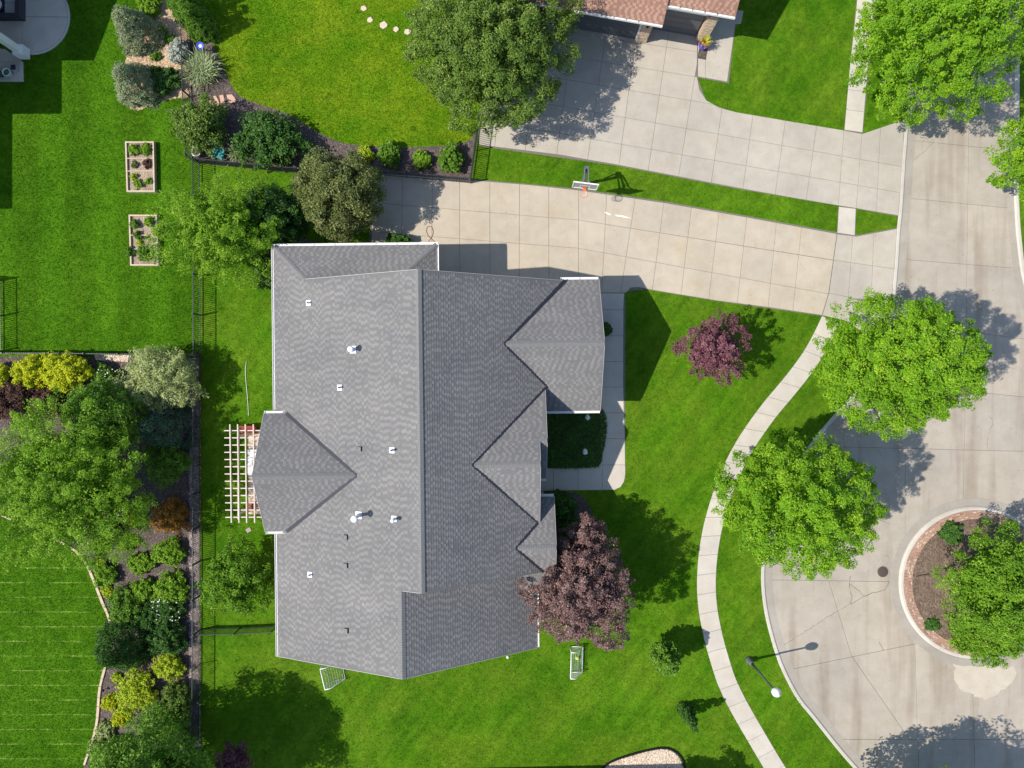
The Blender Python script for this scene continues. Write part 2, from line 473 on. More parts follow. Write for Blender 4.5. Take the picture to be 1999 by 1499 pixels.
L['purple'] = leaf_mat('purple leaf', (0.12,0.062,0.056), (0.28,0.155,0.14), 0.2, 0.6, tip=(0.46,0.36,0.28))
L['plum'] = leaf_mat('plum leaf', (0.12,0.04,0.055), (0.26,0.10,0.125), 0.2, 0.5, tip=(0.40,0.21,0.22))
L['brownred'] = leaf_mat('brownish red leaf', (0.08,0.04,0.03), (0.17,0.085,0.06), 0.2, tip=(0.26,0.15,0.10))
L['orange'] = leaf_mat('orange leaf', (0.22,0.11,0.015), (0.50,0.24,0.035), 0.25, tip=(0.62,0.38,0.08))
L['blue'] = leaf_mat('blue spruce needle', (0.13,0.17,0.075), (0.29,0.34,0.17), 0.08, tip=(0.47,0.51,0.31))
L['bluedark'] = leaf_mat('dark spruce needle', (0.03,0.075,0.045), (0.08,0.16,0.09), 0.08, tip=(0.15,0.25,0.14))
L['white'] = leaf_mat('white flowering leaf', (0.30,0.34,0.27), (0.62,0.62,0.56), 0.2, tip=(0.8,0.8,0.76))
L['flower'] = leaf_mat('white blossom', (0.7,0.7,0.65), (0.85,0.84,0.8), 0.2)
L['blade'] = leaf_mat('striped grass blade', (0.14,0.21,0.07), (0.34,0.40,0.18), 0.2, tip=(0.55,0.58,0.34))
L['red'] = leaf_mat('red flower', (0.4,0.06,0.05), (0.6,0.2,0.08), 0.2)

# ================================================================== SETTING
far = 420.0
def P2px(x, y): return (x*PXM+1000, 750-y*PXM)
g = MB(); g.add([(-600,-600,-0.2),(600,-600,-0.2),(600,600,-0.2),(-600,600,-0.2)], [(0,1,2,3)])
structure(g.build('ground', M['mulch']))

CURB = smooth_line([(1800,-600),(1782,0),(1774,150),(1768,240),(1762,320),(1757,400),(1752,450),(1749,500),(1745,550),(1740,600),(1728,655),(1705,715),(1668,768),(1625,815),(1582,868),(1540,935),(1508,1010),(1491,1080),(1487,1130),(1491,1180),(1500,1225),(1515,1277),(1530,1315),(1557,1365),(1587,1402),(1625,1450),(1665,1497),(1760,1600),(1900,1720),(2300,2000)], 14)
RCURB = smooth_line([(1992,-600),(1990,0),(1989,250),(1988,330),(1989,400),(1994,470),(2006,550),(2040,650),(2120,760),(2250,850),(2700,1050)], 16)
lawn_poly = [P2px(-far,far), P2px(26,far)] + CURB + [P2px(60,-far), P2px(-far,-far)]
structure(sheet('lawn', lawn_poly, 0.0, M['lawn']))
structure(sheet('lawn', [P2px(33,far)]+RCURB+[P2px(far,-10), P2px(far,far)], 0.0, M['lawn']))

# neighbouring lawns, mown differently
N_LAWN = smooth_line([(402,60),(420,95),(440,140),(455,172),(475,192),(510,205),(560,222),(620,258),(660,276),(700,284),(790,288),(880,283),(920,272),(934,240)], 10) + [(940,180),(1000,100),(1075,20),(1080,-300),(395,-300)]
SW_EDGE = smooth_line([(-40,985),(60,1030),(120,1058),(160,1085),(180,1122),(192,1152),(205,1185),(216,1212),(214,1260),(206,1305),(196,1345),(192,1400),(186,1432),(172,1475),(160,1510)], 10)
structure(sheet('lawn', N_LAWN, 0.005, M['lawn_n']))
NW_LAWN = [(-700,-300),(352,-300),(368,40),(371,190),(378,312),(391,318),(392,691),(-700,691)]
structure(sheet('lawn', NW_LAWN, 0.005, M['lawn_w']))
SW_LAWN = SW_EDGE + [(150,1900),(-900,1900),(-900,900)]
structure(sheet('lawn', SW_LAWN, 0.009, M['lawn_s']))

# planting beds
BED_N = [(369,30),(402,58)] + N_LAWN[1:-5] + [(936,245),(919,356),(735,339),(560,336),(391,319),(378,302),(372,190)]
structure(sheet('mulch_bed', BED_N, 0.012, M['mulch']))
BED_NW = smooth_line([(250,92),(275,45),(300,10),(330,-30),(366,-60),(369,60),(372,180),(340,192),(300,203),(270,216),(248,206),(236,180),(243,140),(250,92)], 8)
structure(sheet('wood_chip_bed', BED_NW, 0.014, M['mulch_t']))
BED_SW = SW_EDGE + [(150,1600),(391,1600),(391,697),(-100,697),(-100,980)]
structure(sheet('mulch_bed', BED_SW, 0.013, M['mulch']))
ROCK = [(371,700),(391,700),(391,1600),(371,1600)]
structure(sheet('rock_strip', ROCK, 0.018, M['mulch']))
BED_E = smooth_line([(1060,800),(1176,800),(1176,895),(1168,912),(1100,914),(1060,914)], 10)
structure(sheet('mulch_bed', BED_E, 0.010, M['mulch']))
BED_P = smooth_line([(1050,960),(1120,962),(1150,985),(1165,1040),(1170,1100),(1150,1150),(1100,1165),(1050,1160)], 10)
structure(sheet('mulch_bed', BED_P, 0.010, M['mulch']))
BED_D = [(520,440),(640,480),(728,470),(728,485),(520,485)]
structure(sheet('mulch_bed', BED_D, 0.010, M['mulch']))
BED_S = smooth_line([(1165,1520),(1190,1492),(1240,1474),(1290,1463),(1312,1467),(1326,1480),(1334,1500),(1336,1540)], 8)
structure(sheet('gravel_bed', BED_S, 0.02, M['gravel_bed']))

# ---- street
street_px = CURB + [(2300,2000),(2900,2000),(2900,1050)] + list(reversed(RCURB))
street = structure(sheet('street', street_px, -0.095, M['joint']))
SP = [(1779,60)] + [p for p in offset_line(CURB, -7) if 62 < p[1] < 1555] + [(1735,1560),(2090,1560),(2090,720)] + [p for p in reversed(offset_line(RCURB, 6)) if 62 < p[1] < 690] + [(1985,60)]
sp = [SP]
for a, b, pr in [
    ((1600,872),(2100,884), None),
    ((1450,1132),(2100,1142), lambda x,y: y > 875),
    ((1896,60),(1885,875), lambda x,y: y < 875),
    ((1884,875),(1882,1140), lambda x,y: 875 < y < 1140),
    ((1769,870),(1769,1142), lambda x,y: 875 < y < 1140 and x < 1885),
    ((1768,272),(1893,285), lambda x,y: y < 875),
    ((1768,386),(1890,398), lambda x,y: 285 < y < 875),
    ((1750,505),(1888,516), lambda x,y: 390 < y < 875),
    ((1895,648),(1999,662), lambda x,y: 510 < y < 875),
    ((1920,767),(1999,775), lambda x,y: 660 < y < 875),
    ((1745,150),(1893,160), lambda x,y: y < 285),
    ((1545,1308),(1788,1258), lambda x,y: y > 1142 and x < 1999),
    ((1788,1258),(1797,1560), lambda x,y: y > 1240),
    ((1640,1445),(2090,1445), lambda x,y: y > 1260),
    ((1900,1300),(1906,1560), lambda x,y: y > 1250 and x > 1800),
    ((1620,1136),(1665,1285), lambda x,y: 1142 < y < 1290 and x < 1800),
    ((1665,1283),(1772,1437), lambda x,y: 1250 < y < 1450 and x < 1795)]:
    sp = cut(sp, a, b, pr)
slabs(street, sp, -0.062, 0.05, M['street'])
def sweep(name, line, prof, mat, parent, closed=False):
    """prof: list of (offset px-metres to the right of travel in px space, z)"""
    w = [Vector(W2(p)) for p in line]
    vs = []; fs = []; n = len(w); m = len(prof)
    for i in range(n):
        a = w[i-1] if (i > 0 or closed) else w[i]; b = w[(i+1)%n] if (i < n-1 or closed) else w[i]
        d = (b-a).normalized(); nr = Vector((-d.y, d.x))
        for off, z in prof: vs.append((w[i].x+nr.x*off, w[i].y+nr.y*off, z))
    for i in range(n if closed else n-1):
        for k in range(m-1):
            j = (i+1) % n
            fs.append((i*m+k, i*m+k+1, j*m+k+1, j*m+k))
    me = bpy.data.meshes.new(name); me.from_pydata(vs, [], fs); me.update()
    bm = bmesh.new(); bm.from_mesh(me); bmesh.ops.recalc_face_normals(bm, faces=bm.faces); bm.to_mesh(me); bm.free()
    return mesh_obj(name, me, mat, parent)
sweep('curb', CURB, [(-0.03,-0.1),(-0.03,0.025),(0.02,0.035),(0.17,0.03),(0.24,-0.03),(0.26,-0.1)], M['curb'], street)
sweep('gutter', CURB, [(0.25,-0.1),(0.25,-0.05),(0.74,-0.056),(0.745,-0.1)], M['gutter'], street)
sweep('curb', RCURB, [(0.03,-0.1),(0.03,0.025),(-0.02,0.035),(-0.17,0.03),(-0.24,-0.03),(-0.26,-0.1)], M['curb'], street)
sweep('gutter', RCURB, [(-0.25,-0.1),(-0.25,-0.05),(-0.70,-0.056),(-0.705,-0.1)], M['gutter'], street)

# cracks and repairs in the street
def crack(pts, w=0.02):
    l = smooth_line(pts, 5); rnd = random.Random(len(pts)*7+int(pts[0][0]))
    l = [(x+rnd.uniform(-1.3,1.3), y+rnd.uniform(-1.3,1.3)) for x,y in l]
    vs = []; fs = []
    for i, p in enumerate(l):
        a = l[max(i-1,0)]; b = l[min(i+1,len(l)-1)]
        d = Vector((b[0]-a[0], -(b[1]-a[1]))).normalized(); n = Vector((-d.y,d.x))*w*rnd.uniform(0.3,1.0)
        c = W2(p); vs += [(c[0]+n.x,c[1]+n.y,-0.058),(c[0]-n.x,c[1]-n.y,-0.058)]
    fs = [(2*i,2*i+1,2*i+3,2*i+2) for i in range(len(l)-1)]
    me = bpy.data.meshes.new('crack'); me.from_pydata(vs, [], fs); mesh_obj('crack', me, M['joint'], street)
crack([(1662,1125),(1660,1145),(1664,1165),(1663,1180),(1688,1165),(1712,1157),(1732,1150),(1737,1137)], 0.025)
crack([(1663,1178),(1635,1195),(1610,1210),(1580,1230),(1552,1246),(1528,1264)], 0.02)
crack([(1659,1140),(1675,1152),(1690,1166)], 0.02)
crack([(1718,1255),(1722,1263),(1726,1270)], 0.03)
crack([(1932,811),(1940,824),(1931,850),(1930,875)], 0.015)
crack([(1838,245),(1825,275),(1800,300),(1780,313)], 0.012)

# ---- our driveway
drive = structure(sheet('driveway', [(722,337),(960,353),(1130,369),(1300,394),(1460,422),(1634,454),(1676,459),(1752,445),(1742,592),(1700,640),(1640,622),(1605,617),(1400,588),(1260,565),(1180,575),(860,575),(722,500)], 0.008, M['joint']))
DP = [(727,339),(800,343),(880,349),(960,355.5),(1040,362),(1130,372),(1300,397),(1460,425),(1634,457),(1627,508),(1618,572),(1605,615.5),(1500,600),(1400,587),(1290,569),(1262,564),(1248,561),(1232,562),(1222,572),(1170,572),(860,572),(726,500)]
dp = cut([DP], (1130,300), (1130,700))
for a, b, pr in [
    ((847,406),(1130,430), lambda x,y: x < 1130),
    ((955,471),(1130,485), lambda x,y: x < 1130),
    ((1130,430),(1630,509), lambda x,y: x > 1130),
    ((1130,485),(1617,574), lambda x,y: x > 1130),
    ((787,300),(783,600), lambda x,y: x < 1130),
    ((845,300),(843,600), lambda x,y: x < 1130),
    ((898,300),(898,600), lambda x,y: x < 1130),
    ((957,300),(957,600), lambda x,y: x < 1130),
    ((1015,300),(1014,600), lambda x,y: x < 1130),
    ((1072,300),(1072,600), lambda x,y: x < 1130)] + [
    ((xt,yt),(xb,yb), lambda x,y: x > 1130) for xt,yt,xb,yb in [(1185,380,1178,520),(1240,392,1217,540),(1296,400,1275,560),(1350,410,1330,575),(1404,418,1385,577),(1458,428,1440,590),(1516,438,1500,600),(1565,447,1548,610)]]:
    dp = cut(dp, a, b, pr)
slabs(drive, dp, 0.03, 0.03, M['drive'])
AP = [(1635,457.5),(1672,462),(1751,447),(1748,500),(1744,550),(1739,596),(1724,650),(1690,652),(1650,626),(1606,616),(1619,572),(1628,508)]
ap = [AP]
for a, b in [((1667,440),(1655,600)), ((1707,440),(1699,640)), ((1627,508),(1745,525)), ((1615,572),(1740,597))]:
    ap = cut(ap, a, b)
slabs(drive, ap, 0.03, 0.03, M['drive_grey'])

for pl_ in ([(1179,414),(1186,415.5),(1195,420),(1188,420)], [(1201,419.5),(1215,421),(1234,427),(1218,425),(1203,422.5)]):
    sheet('white_mark', pl_, 0.0335, M['white'], drive)  # thin white slivers lying on the slabs
# ---- neighbour's driveway
drive2 = structure(sheet('driveway', [(936,225),(1000,90),(1085,0),(1090,-60),(1440,-60),(1440,20),(1423,163),(1362,152),(1380,200),(1440,222),(1648,257),(1684,263),(1766,234),(1755,423),(1672,408),(1440,369),(1200,323),(958,289),(934,284)], 0.008, M['joint']))
D2 = [(936,226),(1000,90),(1085,0),(1090,-40),(1363,-40),(1362,80),(1361,150),(1366,176),(1380,197),(1405,211),(1440,220),(1540,237),(1648,255),(1683,262),(1766,234),(1762,320),(1754,421),(1672,407),(1640,402),(1540,385),(1440,367),(1300,340),(1200,321),(1090,302),(1000,291),(936,283)]
d2 = [D2]
for a, b, pr in [
    ((1648,255),(1637,403), None), ((1683,262),(1672,407), None), ((1720,240),(1711,420), lambda x,y: x > 1680),
    ((1000,245),(1755,376), None), ((1000,191),(1755,325), lambda x,y: y < 355),
    ((1000,138),(1350,197), lambda x,y: x < 1400 and y < 240), ((1000,92),(1355,150), lambda x,y: x < 1400 and y < 195), ((1000,47),(1362,102), lambda x,y: x < 1400 and y < 145)] + [
    ((xt,yt),(xb,yb), lambda x,y: x < 1648) for xt,yt,xb,yb in [(1240,88,1210,315),(1304,77,1267,327),(1362,120,1325,345),(1410,212,1389,357),(1471,222,1451,367),(1534,235,1515,370),(1595,245,1577,372),(1174,130,1147,317),(1110,130,1087,306),(1040,160,1026,295),(980,160,966,290)]]:
    d2 = cut(d2, a, b, pr)
slabs(drive2, d2, 0.03, 0.03, M['drive_grey'])
slabs(drive2, cut([[(1364,-40),(1444,-40),(1440,20),(1452,22),(1447,47),(1436,48),(1420,160),(1363,150)]], (1380,40), (1376,200)), 0.03, 0.03, M['drive_grey'])

# ---- public sidewalk
walk = structure(sheet('sidewalk', [(1690,-300),(1672,0),(1648,256),(1684,262),(1712,0),(1724,-300)], 0.008, M['joint']))
lf = [(1678,-60),(1674,0),(1666,75),(1660,125),(1649,254)]; rf = [(1714,-60),(1709,0),(1700,75),(1695,125),(1684,259)]
def lerp_line(l, t):
    d = [0]
    for i in range(len(l)-1): d.append(d[-1]+math.hypot(l[i+1][0]-l[i][0], l[i+1][1]-l[i][1]))
    s = t*d[-1]
    for i in range(len(l)-1):
        if s <= d[i+1] or i == len(l)-2:
            u = (s-d[i])/(d[i+1]-d[i]); return (l[i][0]+u*(l[i+1][0]-l[i][0]), l[i][1]+u*(l[i+1][1]-l[i][1]))
def strip_slabs(parent, lf, rf, n, mat, z=0.032):
    for i in range(n):
        t0, t1 = i/n, (i+1)/n; k = 4
        p = [lerp_line(lf, t0+(t1-t0)*j/k) for j in range(k+1)]+[lerp_line(rf, t1+(t0-t1)*j/k) for j in range(k+1)]
        slabs(parent, [p], z, 0.032, mat)
strip_slabs(walk, lf, rf, 8, M['walk'])
slabs(walk, [[(1638,404),(1671,408),(1669,460),(1635,455)]], 0.032, 0.03, M['walk'])
sheet('joint_bed', [(1637,403),(1672,407),(1670,461),(1634,456)], 0.009, M['joint'], walk)
SWL = smooth_line([(1605,617),(1592,645),(1573,680),(1549,715),(1521,750),(1490,787),(1462,825),(1437,863),(1415,905),(1398,945),(1385,985),(1374,1025),(1366,1070),(1362,1110),(1361,1150),(1364,1190),(1370,1225),(1378,1260),(1388,1295),(1401,1335),(1418,1372),(1437,1407),(1462,1450),(1491,1499),(1520,1545)], 8)
SWR = offset_line(SWL, -37)
sheet('joint_bed', SWL+list(reversed(SWR)), 0.009, M['joint'], walk)
strip_slabs(walk, SWL, SWR, 27, M['walk'])

# ---- front walk
path = structure(sheet('front_walk', [(1172,573),(1221,573),(1221,935),(1200,957),(1055,958),(1050,912),(1174,911)], 0.010, M['joint']))
fp = [[(1172,573),(1219,573),(1217.5,600),(1217,750),(1220,850),(1221.5,925),(1219,940),(1212,951),(1200,956.5),(1055,958.5),(1050,912),(1160,911),(1170,908),(1174,900),(1173,800)]]
for a, b, pr in [((1174,700),(1177,1000), lambda x,y: y > 750),
                 ((1100,605),(1300,605), None), ((1100,656),(1300,656), None), ((1100,706),(1300,706), None), ((1100,756),(1300,756), None), ((1100,806),(1300,806), None), ((1100,857),(1300,856), lambda x,y: x > 1170), ((1100,908),(1300,907.5), lambda x,y: x > 1174),
                 ((1081,850),(1081,1000), lambda x,y: x < 1176), ((1128.5,850),(1129,1000), lambda x,y: x < 1176)]:
    fp = cut(fp, a, b, pr, 60)
slabs(path, fp, 0.034, 0.03, M['walk'])

# ---- round patio and pad at the house in the west
circ = [(64+74*math.cos(a), 34+74*math.sin(a)) for a in np.linspace(0, 2*math.pi, 48, endpoint=False)]
patio = structure(sheet('patio', circ, 0.012, M['joint']))
inner = [(64+69*math.cos(a), 34+69*math.sin(a)) for a in np.linspace(0, 2*math.pi, 48, endpoint=False)]
pc = [inner]
for a, b in [((-50,33),(200,35)), ((44,-60),(44,140))]: pc = cut(pc, a, b)
slabs(patio, pc, 0.05, 0.04, M['walk'])
rg = MB()
n_ = 60
for i in range(n_):
    a0, a1 = 2*math.pi*i/n_, 2*math.pi*(i+1)/n_
    q = [W2((64+r*math.cos(a), 34+r*math.sin(a))) for r, a in ((69.4,a0),(69.4,a1),(74,a1),(74,a0))]
    rg.prism(ccw(q), 0.0, 0.052)
rg.build('border', M['walk'], patio)
pad = structure(sheet('patio_pad', [(-60,86),(12,97),(47,122),(48,161),(-60,161)], 0.012, M['joint']))
slabs(pad, cut([[(-60,86),(12,97),(46.5,122),(47.5,160.5),(-60,160.5)]], (-60,121),(60,121)), 0.06, 0.05, M['walk'])

# ================================================================== shingles
def shingle_plane(name, poly_uv, place, mat, parent, rng, expo=0.145, wmin=0.17, wmax=0.30):
    """poly_uv in plane coords: s along the eave, t up the slope; place(s,t,h)->world xyz array"""
    t0 = min(p[1] for p in poly_uv); t1 = max(p[1] for p in poly_uv)
    V = []; F = []; T = []
    n = len(poly_uv)
    def spans(t):
        xs = []
        for i in range(n):
            a, b = poly_uv[i], poly_uv[(i+1)%n]
            if (a[1] <= t < b[1]) or (b[1] <= t < a[1]):
                xs.append(a[0]+(t-a[1])/(b[1]-a[1])*(b[0]-a[0]))
        xs.sort(); return [(xs[i],xs[i+1]) for i in range(0,len(xs)-1,2)]
    k = 0; t = t0+1e-4
    while t < t1-0.03:
        te = min(t+expo, t1-1e-4)
        sa, sb = spans(t), spans(te)
        if len(sa) == len(sb):
            for (a0,a1),(b0,b1) in zip(sa,sb):
                lo, hi = min(a0,b0), max(a1,b1)
                def piece(p0, p1, h0, h1, tint):
                    A0, A1 = min(max(p0,a0),a1), min(max(p1,a0),a1)
                    B0, B1 = min(max(p0,b0),b1), min(max(p1,b0),b1)
                    if A1-A0 < 1e-3 and B1-B0 < 1e-3: return
                    b = len(V)
                    V.extend([(A0,t-0.004,h0),(A1,t-0.004,h0),(B1,te+0.02,h1),(B0,te+0.02,h1),(A0,t-0.004,-0.01),(A1,t-0.004,-0.01),(B1,te+0.02,-0.01),(B0,te+0.02,-0.01)])
                    F.extend([(b,b+1,b+2,b+3),(b+4,b+5,b+1,b),(b+5,b+6,b+2,b+1),(b+7,b+4,b,b+3)]); T.extend([tint]*4)
                # backing layer of the laminated shingles, one strip per sheet of about a metre
                x = lo-rng.uniform(0,1.0)
                while x < hi:
                    piece(max(x,lo), min(x+0.995,hi), 0.011, 0.001, min(1,max(0,rng.gauss(0.40,0.05)))); x += 1.0
                # raised teeth of the upper layer
                x = lo-rng.uniform(0,wmax)
                while x < hi:
                    w_ = rng.uniform(wmin, wmax)*0.5+0.06
                    if x > lo and x+w_ < hi and rng.random() < 0.92: piece(x, x+w_, 0.017, 0.004, min(1,max(0,rng.gauss(0.83,0.09))))
                    x += w_+rng.uniform(wmin, wmax)*0.5+0.06
        t += expo
    V = np.array(V, np.float32)
    Wd = place(V[:,0], V[:,1], V[:,2])
    return stuff(mesh_obj(name, np_mesh(name, Wd, np.array(F), np.array(T)), mat, parent))

# ================================================================== OUR HOUSE (local frame turned 0.66 deg)
TH = 0.0115
house = thing('house', 'large house with grey shingled roof, several front gables and white gutters', 'house', (0,0,0), TH)
rng = random.Random(5)
wall = MB()
def profile_u(pts, v0, v1):     # pts (u,z) section extruded along v
    n = len(pts)
    v = [(p[0],v0,p[1]) for p in pts]+[(p[0],v1,p[1]) for p in pts]
    wall.add(v, [tuple(range(n)), tuple(range(2*n-1,n-1,-1))]+[((i+1)%n,i,n+i,n+(i+1)%n) for i in range(n)])
def profile_v(pts, u0, u1):     # pts (v,z) section extruded along u
    n = len(pts)
    v = [(u0,p[0],p[1]) for p in pts]+[(u1,p[0],p[1]) for p in pts]
    wall.add(v, [tuple(range(n-1,-1,-1)), tuple(range(n,2*n))]+[(i,(i+1)%n,n+(i+1)%n,n+i) for i in range(n)])
PWT, PET = 0.436, 0.58
dz = 0.24
zw = lambda u: 4.7+PWT*(u+13.84)            # west plane
ze = lambda u: 8.6-PET*(u+4.9)              # main east plane
zs = lambda u: zw(-6.05)-PET*(u+6.05)       # south east plane
profile_u([(-13.4,0),(0.9,0),(0.9,ze(0.9)-dz),(-4.9,8.6-dz-0.05),(-13.4,zw(-13.4)-dz)], -10.85, 5.75)
profile_u([(-13.38,0.01),(0.9,0.01),(0.9,zs(0.9)-dz),(-6.05,zw(-6.05)-dz-0.05),(-13.38,zw(-13.38)-dz)], -15.35, -10.8)
def gab(vr, zr, p, vn, vs, u0, u1):
    profile_v([(vs,0.02),(vn,0.02),(vn,zr-p*(vn-vr)-dz),(vr,zr-dz-0.05),(vs,zr-p*(vr-vs)-dz)], u0, u1)
gab(2.28,6.0,0.585,5.78,-1.25,0.0,4.85)
gab(-4.44,7.05,0.58,-0.3,-8.0,-1.0,1.05)
gab(-3.2,6.33,0.58,-0.6,-5.1,0.5,1.45)
gab(-9.37,5.69,0.58,-7.0,-11.9,0.0,1.95)
gab(-4.95,6.97,0.58,-1.95,-8.0,-13.95,-9.5)
wall.box((-13.37,5.7,0.0),(-4.75,7.75,4.4))
wall_o = wall.build('wall', M['siding'], house)

def roof_plane(name, pts_uvz, mat=None, expo=0.145, th=0.16, shingle=True, shm=None, par=None, seed=None):
    """pts: (u,v,z) corners; first two = eave edge. Builds the deck and its shingles."""
    P = [Vector(p) for p in pts_uvz]
    e = (P[1]-P[0]).normalized()
    nrm = Vector((0,0,0))
    for i in range(1,len(P)-1): nrm += (P[i]-P[0]).cross(P[i+1]-P[0])
    nrm.normalize()
    if nrm.z < 0: nrm = -nrm
    up = nrm.cross(e)
    if up.z < 0: up = -up
    O = P[0]
    mb = MB(); n = len(P)
    lo = [p-Vector((0,0,th)) for p in P]
    mb.add(P+lo, [tuple(range(n)), tuple(range(2*n-1,n-1,-1))]+[(i,n+i,n+(i+1)%n,(i+1)%n) for i in range(n)])
    par = par or house
    deck = mb.build(name, M['rake'], par)
    uv = [((p-O).dot(e),(p-O).dot(up)) for p in P]
    Oa, ea, ua, na = (np.array(x) for x in (O,e,up,nrm))
    place = lambda s,t,h: Oa+s[:,None]*ea+t[:,None]*ua+h[:,None]*na
    shingle_plane('shingles', uv, place, shm or M['shingle'], deck, rng, expo)
    return deck
# main west slope (continuous with the hip and the south wing)
UW = -13.84
roof_plane('roof', [(UW,-15.74,4.7),(UW,8.2,4.7),(UW+2.1,6.1,zw(UW+2.1)),(-6.05,6.1,zw(-6.05)),(-6.05,-15.74,zw(-6.05))])
roof_plane('roof', [(-6.05,-11.0,zw(-6.05)),(-6.05,6.1,zw(-6.05)),(-4.9,6.1,8.6),(-4.9,-11.0,8.6)])
# main east slope
roof_plane('roof', [(1.35,6.1,ze(1.35)),(1.35,-11.0,ze(1.35)),(-4.9,-11.0,8.6),(-4.9,6.1,8.6)])
roof_plane('roof', [(3.3,6.1,ze(3.3)),(3.3,4.2,ze(3.3)),(1.35,2.3,ze(1.35)),(1.35,6.1,ze(1.35))])
roof_plane('roof', [(2.1,0.05,ze(2.1)),(2.1,-0.3,ze(2.1)),(1.35,-0.9,ze(1.35)),(1.35,0.7,ze(1.35))])
roof_plane('roof', [(1.75,-9.3,ze(1.75)),(1.75,-11.0,ze(1.75)),(1.35,-11.0,ze(1.35)),(1.35,-9.3,ze(1.35))])
# south wing east slope
roof_plane('roof', [(1.3,-10.9,zs(1.3)),(1.3,-15.74,zs(1.3)),(-6.05,-15.74,zs(-6.05)),(-6.05,-10.9,zs(-6.05))])
# step between main roof and south wing
stp = MB()
stp.add([(-6.05,-10.97,zw(-6.05)-0.1),(-4.9,-10.97,8.45),(1.7,-10.97,ze(1.7)-0.1),(1.7,-10.97,zs(1.7)-0.2),(-6.05,-10.97,zs(-6.05)-0.2)], [(0,1,2,3,4)])
stp.build('gable_wall', M['white'], house)
# hip over the garage bay
hz = 4.7
roof_plane('roof', [(UW,8.2,hz),(-4.34,8.2,hz),(-4.34-2.45,8.2-2.45,hz+PWT*2.45),(UW+2.45,8.2-2.45,hz+PWT*2.45)])
roof_plane('roof', [(-4.34,8.2,hz),(-4.34,5.75,hz),(-4.34-2.45,5.75,hz+PWT*2.45)])
def gable_roof(vr, zr, p, vn, vs, uf, ub, south=True, north=True):
    zn = zr-p*(vn-vr); zz = zr-p*(vr-vs)
    if north: roof_plane('roof', [(uf,vn,zn),(ub,vn,zn),(ub,vr,zr),(uf,vr,zr)])
    if south: roof_plane('roof', [(ub,vs,zz),(uf,vs,zz),(uf,vr,zr),(ub,vr,zr)])
    return zn, zz
# G1 garage-side front gable
roof_plane('roof', [(5.25,6.2,6.0-0.585*3.92),(3.05,6.2,6.0-0.585*3.92),(-0.75,2.28,6.0),(5.25,2.28,6.0)])
roof_plane('roof', [(1.25,-1.65,6.0-0.585*3.93),(5.25,-1.65,6.0-0.585*3.93),(5.25,2.28,6.0),(-0.75,2.28,6.0)])
# G2 tall front gable with a nested lower gable
roof_plane('roof', [(1.92,-0.1,7.05-0.58*4.34),(1.0,-0.1,7.05-0.58*4.34),(-1.5,-3.2,6.33),(1.92,-3.2,6.33)])
roof_plane('roof', [(1.5,-3.2,6.33),(-1.5,-3.2,6.33),(-2.5,-4.44,7.05),(1.5,-4.44,7.05)])
roof_plane('roof', [(1.2,-8.15,7.05-0.58*3.71),(1.5,-8.15,7.05-0.58*3.71),(1.5,-4.44,7.05),(-2.5,-4.44,7.05)])
roof_plane('roof', [(0.9,-5.5,6.33-0.58*2.3),(1.92,-5.5,6.33-0.58*2.3),(1.92,-3.2,6.33),(0.9,-3.2,6.33)])
# G3 small front gable
roof_plane('roof', [(2.4,-6.7,5.69-0.58*2.67),(1.0,-6.7,5.69-0.58*2.67),(-0.3,-9.37,5.69),(2.4,-9.37,5.69)])
roof_plane('roof', [(1.0,-12.3,5.69-0.58*2.93),(2.4,-12.3,5.69-0.58*2.93),(2.4,-9.37,5.69),(-0.3,-9.37,5.69)])
# G4 rear gable
roof_plane('roof', [(-12.6,-1.55,5.0),(-14.4,-1.55,5.0),(-14.4,-4.95,6.97),(-8.2,-4.95,6.97)])
roof_plane('roof', [(-14.4,-8.4,4.97),(-12.6,-8.4,4.97),(-8.2,-4.95,6.97),(-14.4,-4.95,6.97)])

def gutter(a, b, out):
    """open white gutter along an eave; out = outward unit vector (u,v)"""
    a = Vector(a); b = Vector(b); o = Vector((*out,0)); d = (b-a).normalized()
    mb = MB()
    for off, w, z0, z1 in ((0.005,0.02,-0.13,0.02),(0.125,0.02,-0.13,0.03)):
        p = a+o*off; q = b+o*off
        mb.add([p+Vector((0,0,z0)),q+Vector((0,0,z0)),q+o*w+Vector((0,0,z0)),p+o*w+Vector((0,0,z0)),p+Vector((0,0,z1)),q+Vector((0,0,z1)),q+o*w+Vector((0,0,z1)),p+o*w+Vector((0,0,z1))],
               [(3,2,1,0),(4,5,6,7),(0,1,5,4),(1,2,6,5),(2,3,7,6),(3,0,4,7)])
    p = a+o*0.026; q = b+o*0.026; e = o*0.098; z0 = Vector((0,0,-0.125)); z1 = Vector((0,0,-0.04))
    mb.add([p+z0,q+z0,q+e+z0,p+e+z0,p+z1,q+z1,q+e+z1,p+e+z1],[(3,2,1,0),(4,5,6,7),(0,1,5,4),(1,2,6,5),(2,3,7,6),(3,0,4,7)])
    for e0 in (a, b): mb.box((e0.x-0.012+min(0,out[0]*0.145), e0.y-0.012+min(0,out[1]*0.145), e0.z-0.128),(e0.x+0.012+max(0,out[0]*0.145), e0.y+0.012+max(0,out[1]*0.145), e0.z+0.026))
    g_ = mb.build('gutter', M['white'], house)
    n = int((b-a).length/1.1); hb = MB()
    for i in range(1, n):
        p = a+d*(i*(b-a).length/n)+o*0.0
        hb.bar(p+Vector((0,0,0.022)), p+o*0.14+Vector((0,0,0.024)), 0.025, 0.012)
    if n > 1: stuff(hb.build('hanger', M['steel'], g_))
gutter((UW,-15.74,4.66),(UW,-8.42,4.66),(-1,0)); gutter((UW,-1.52,4.66),(UW,8.18,4.66),(-1,0))
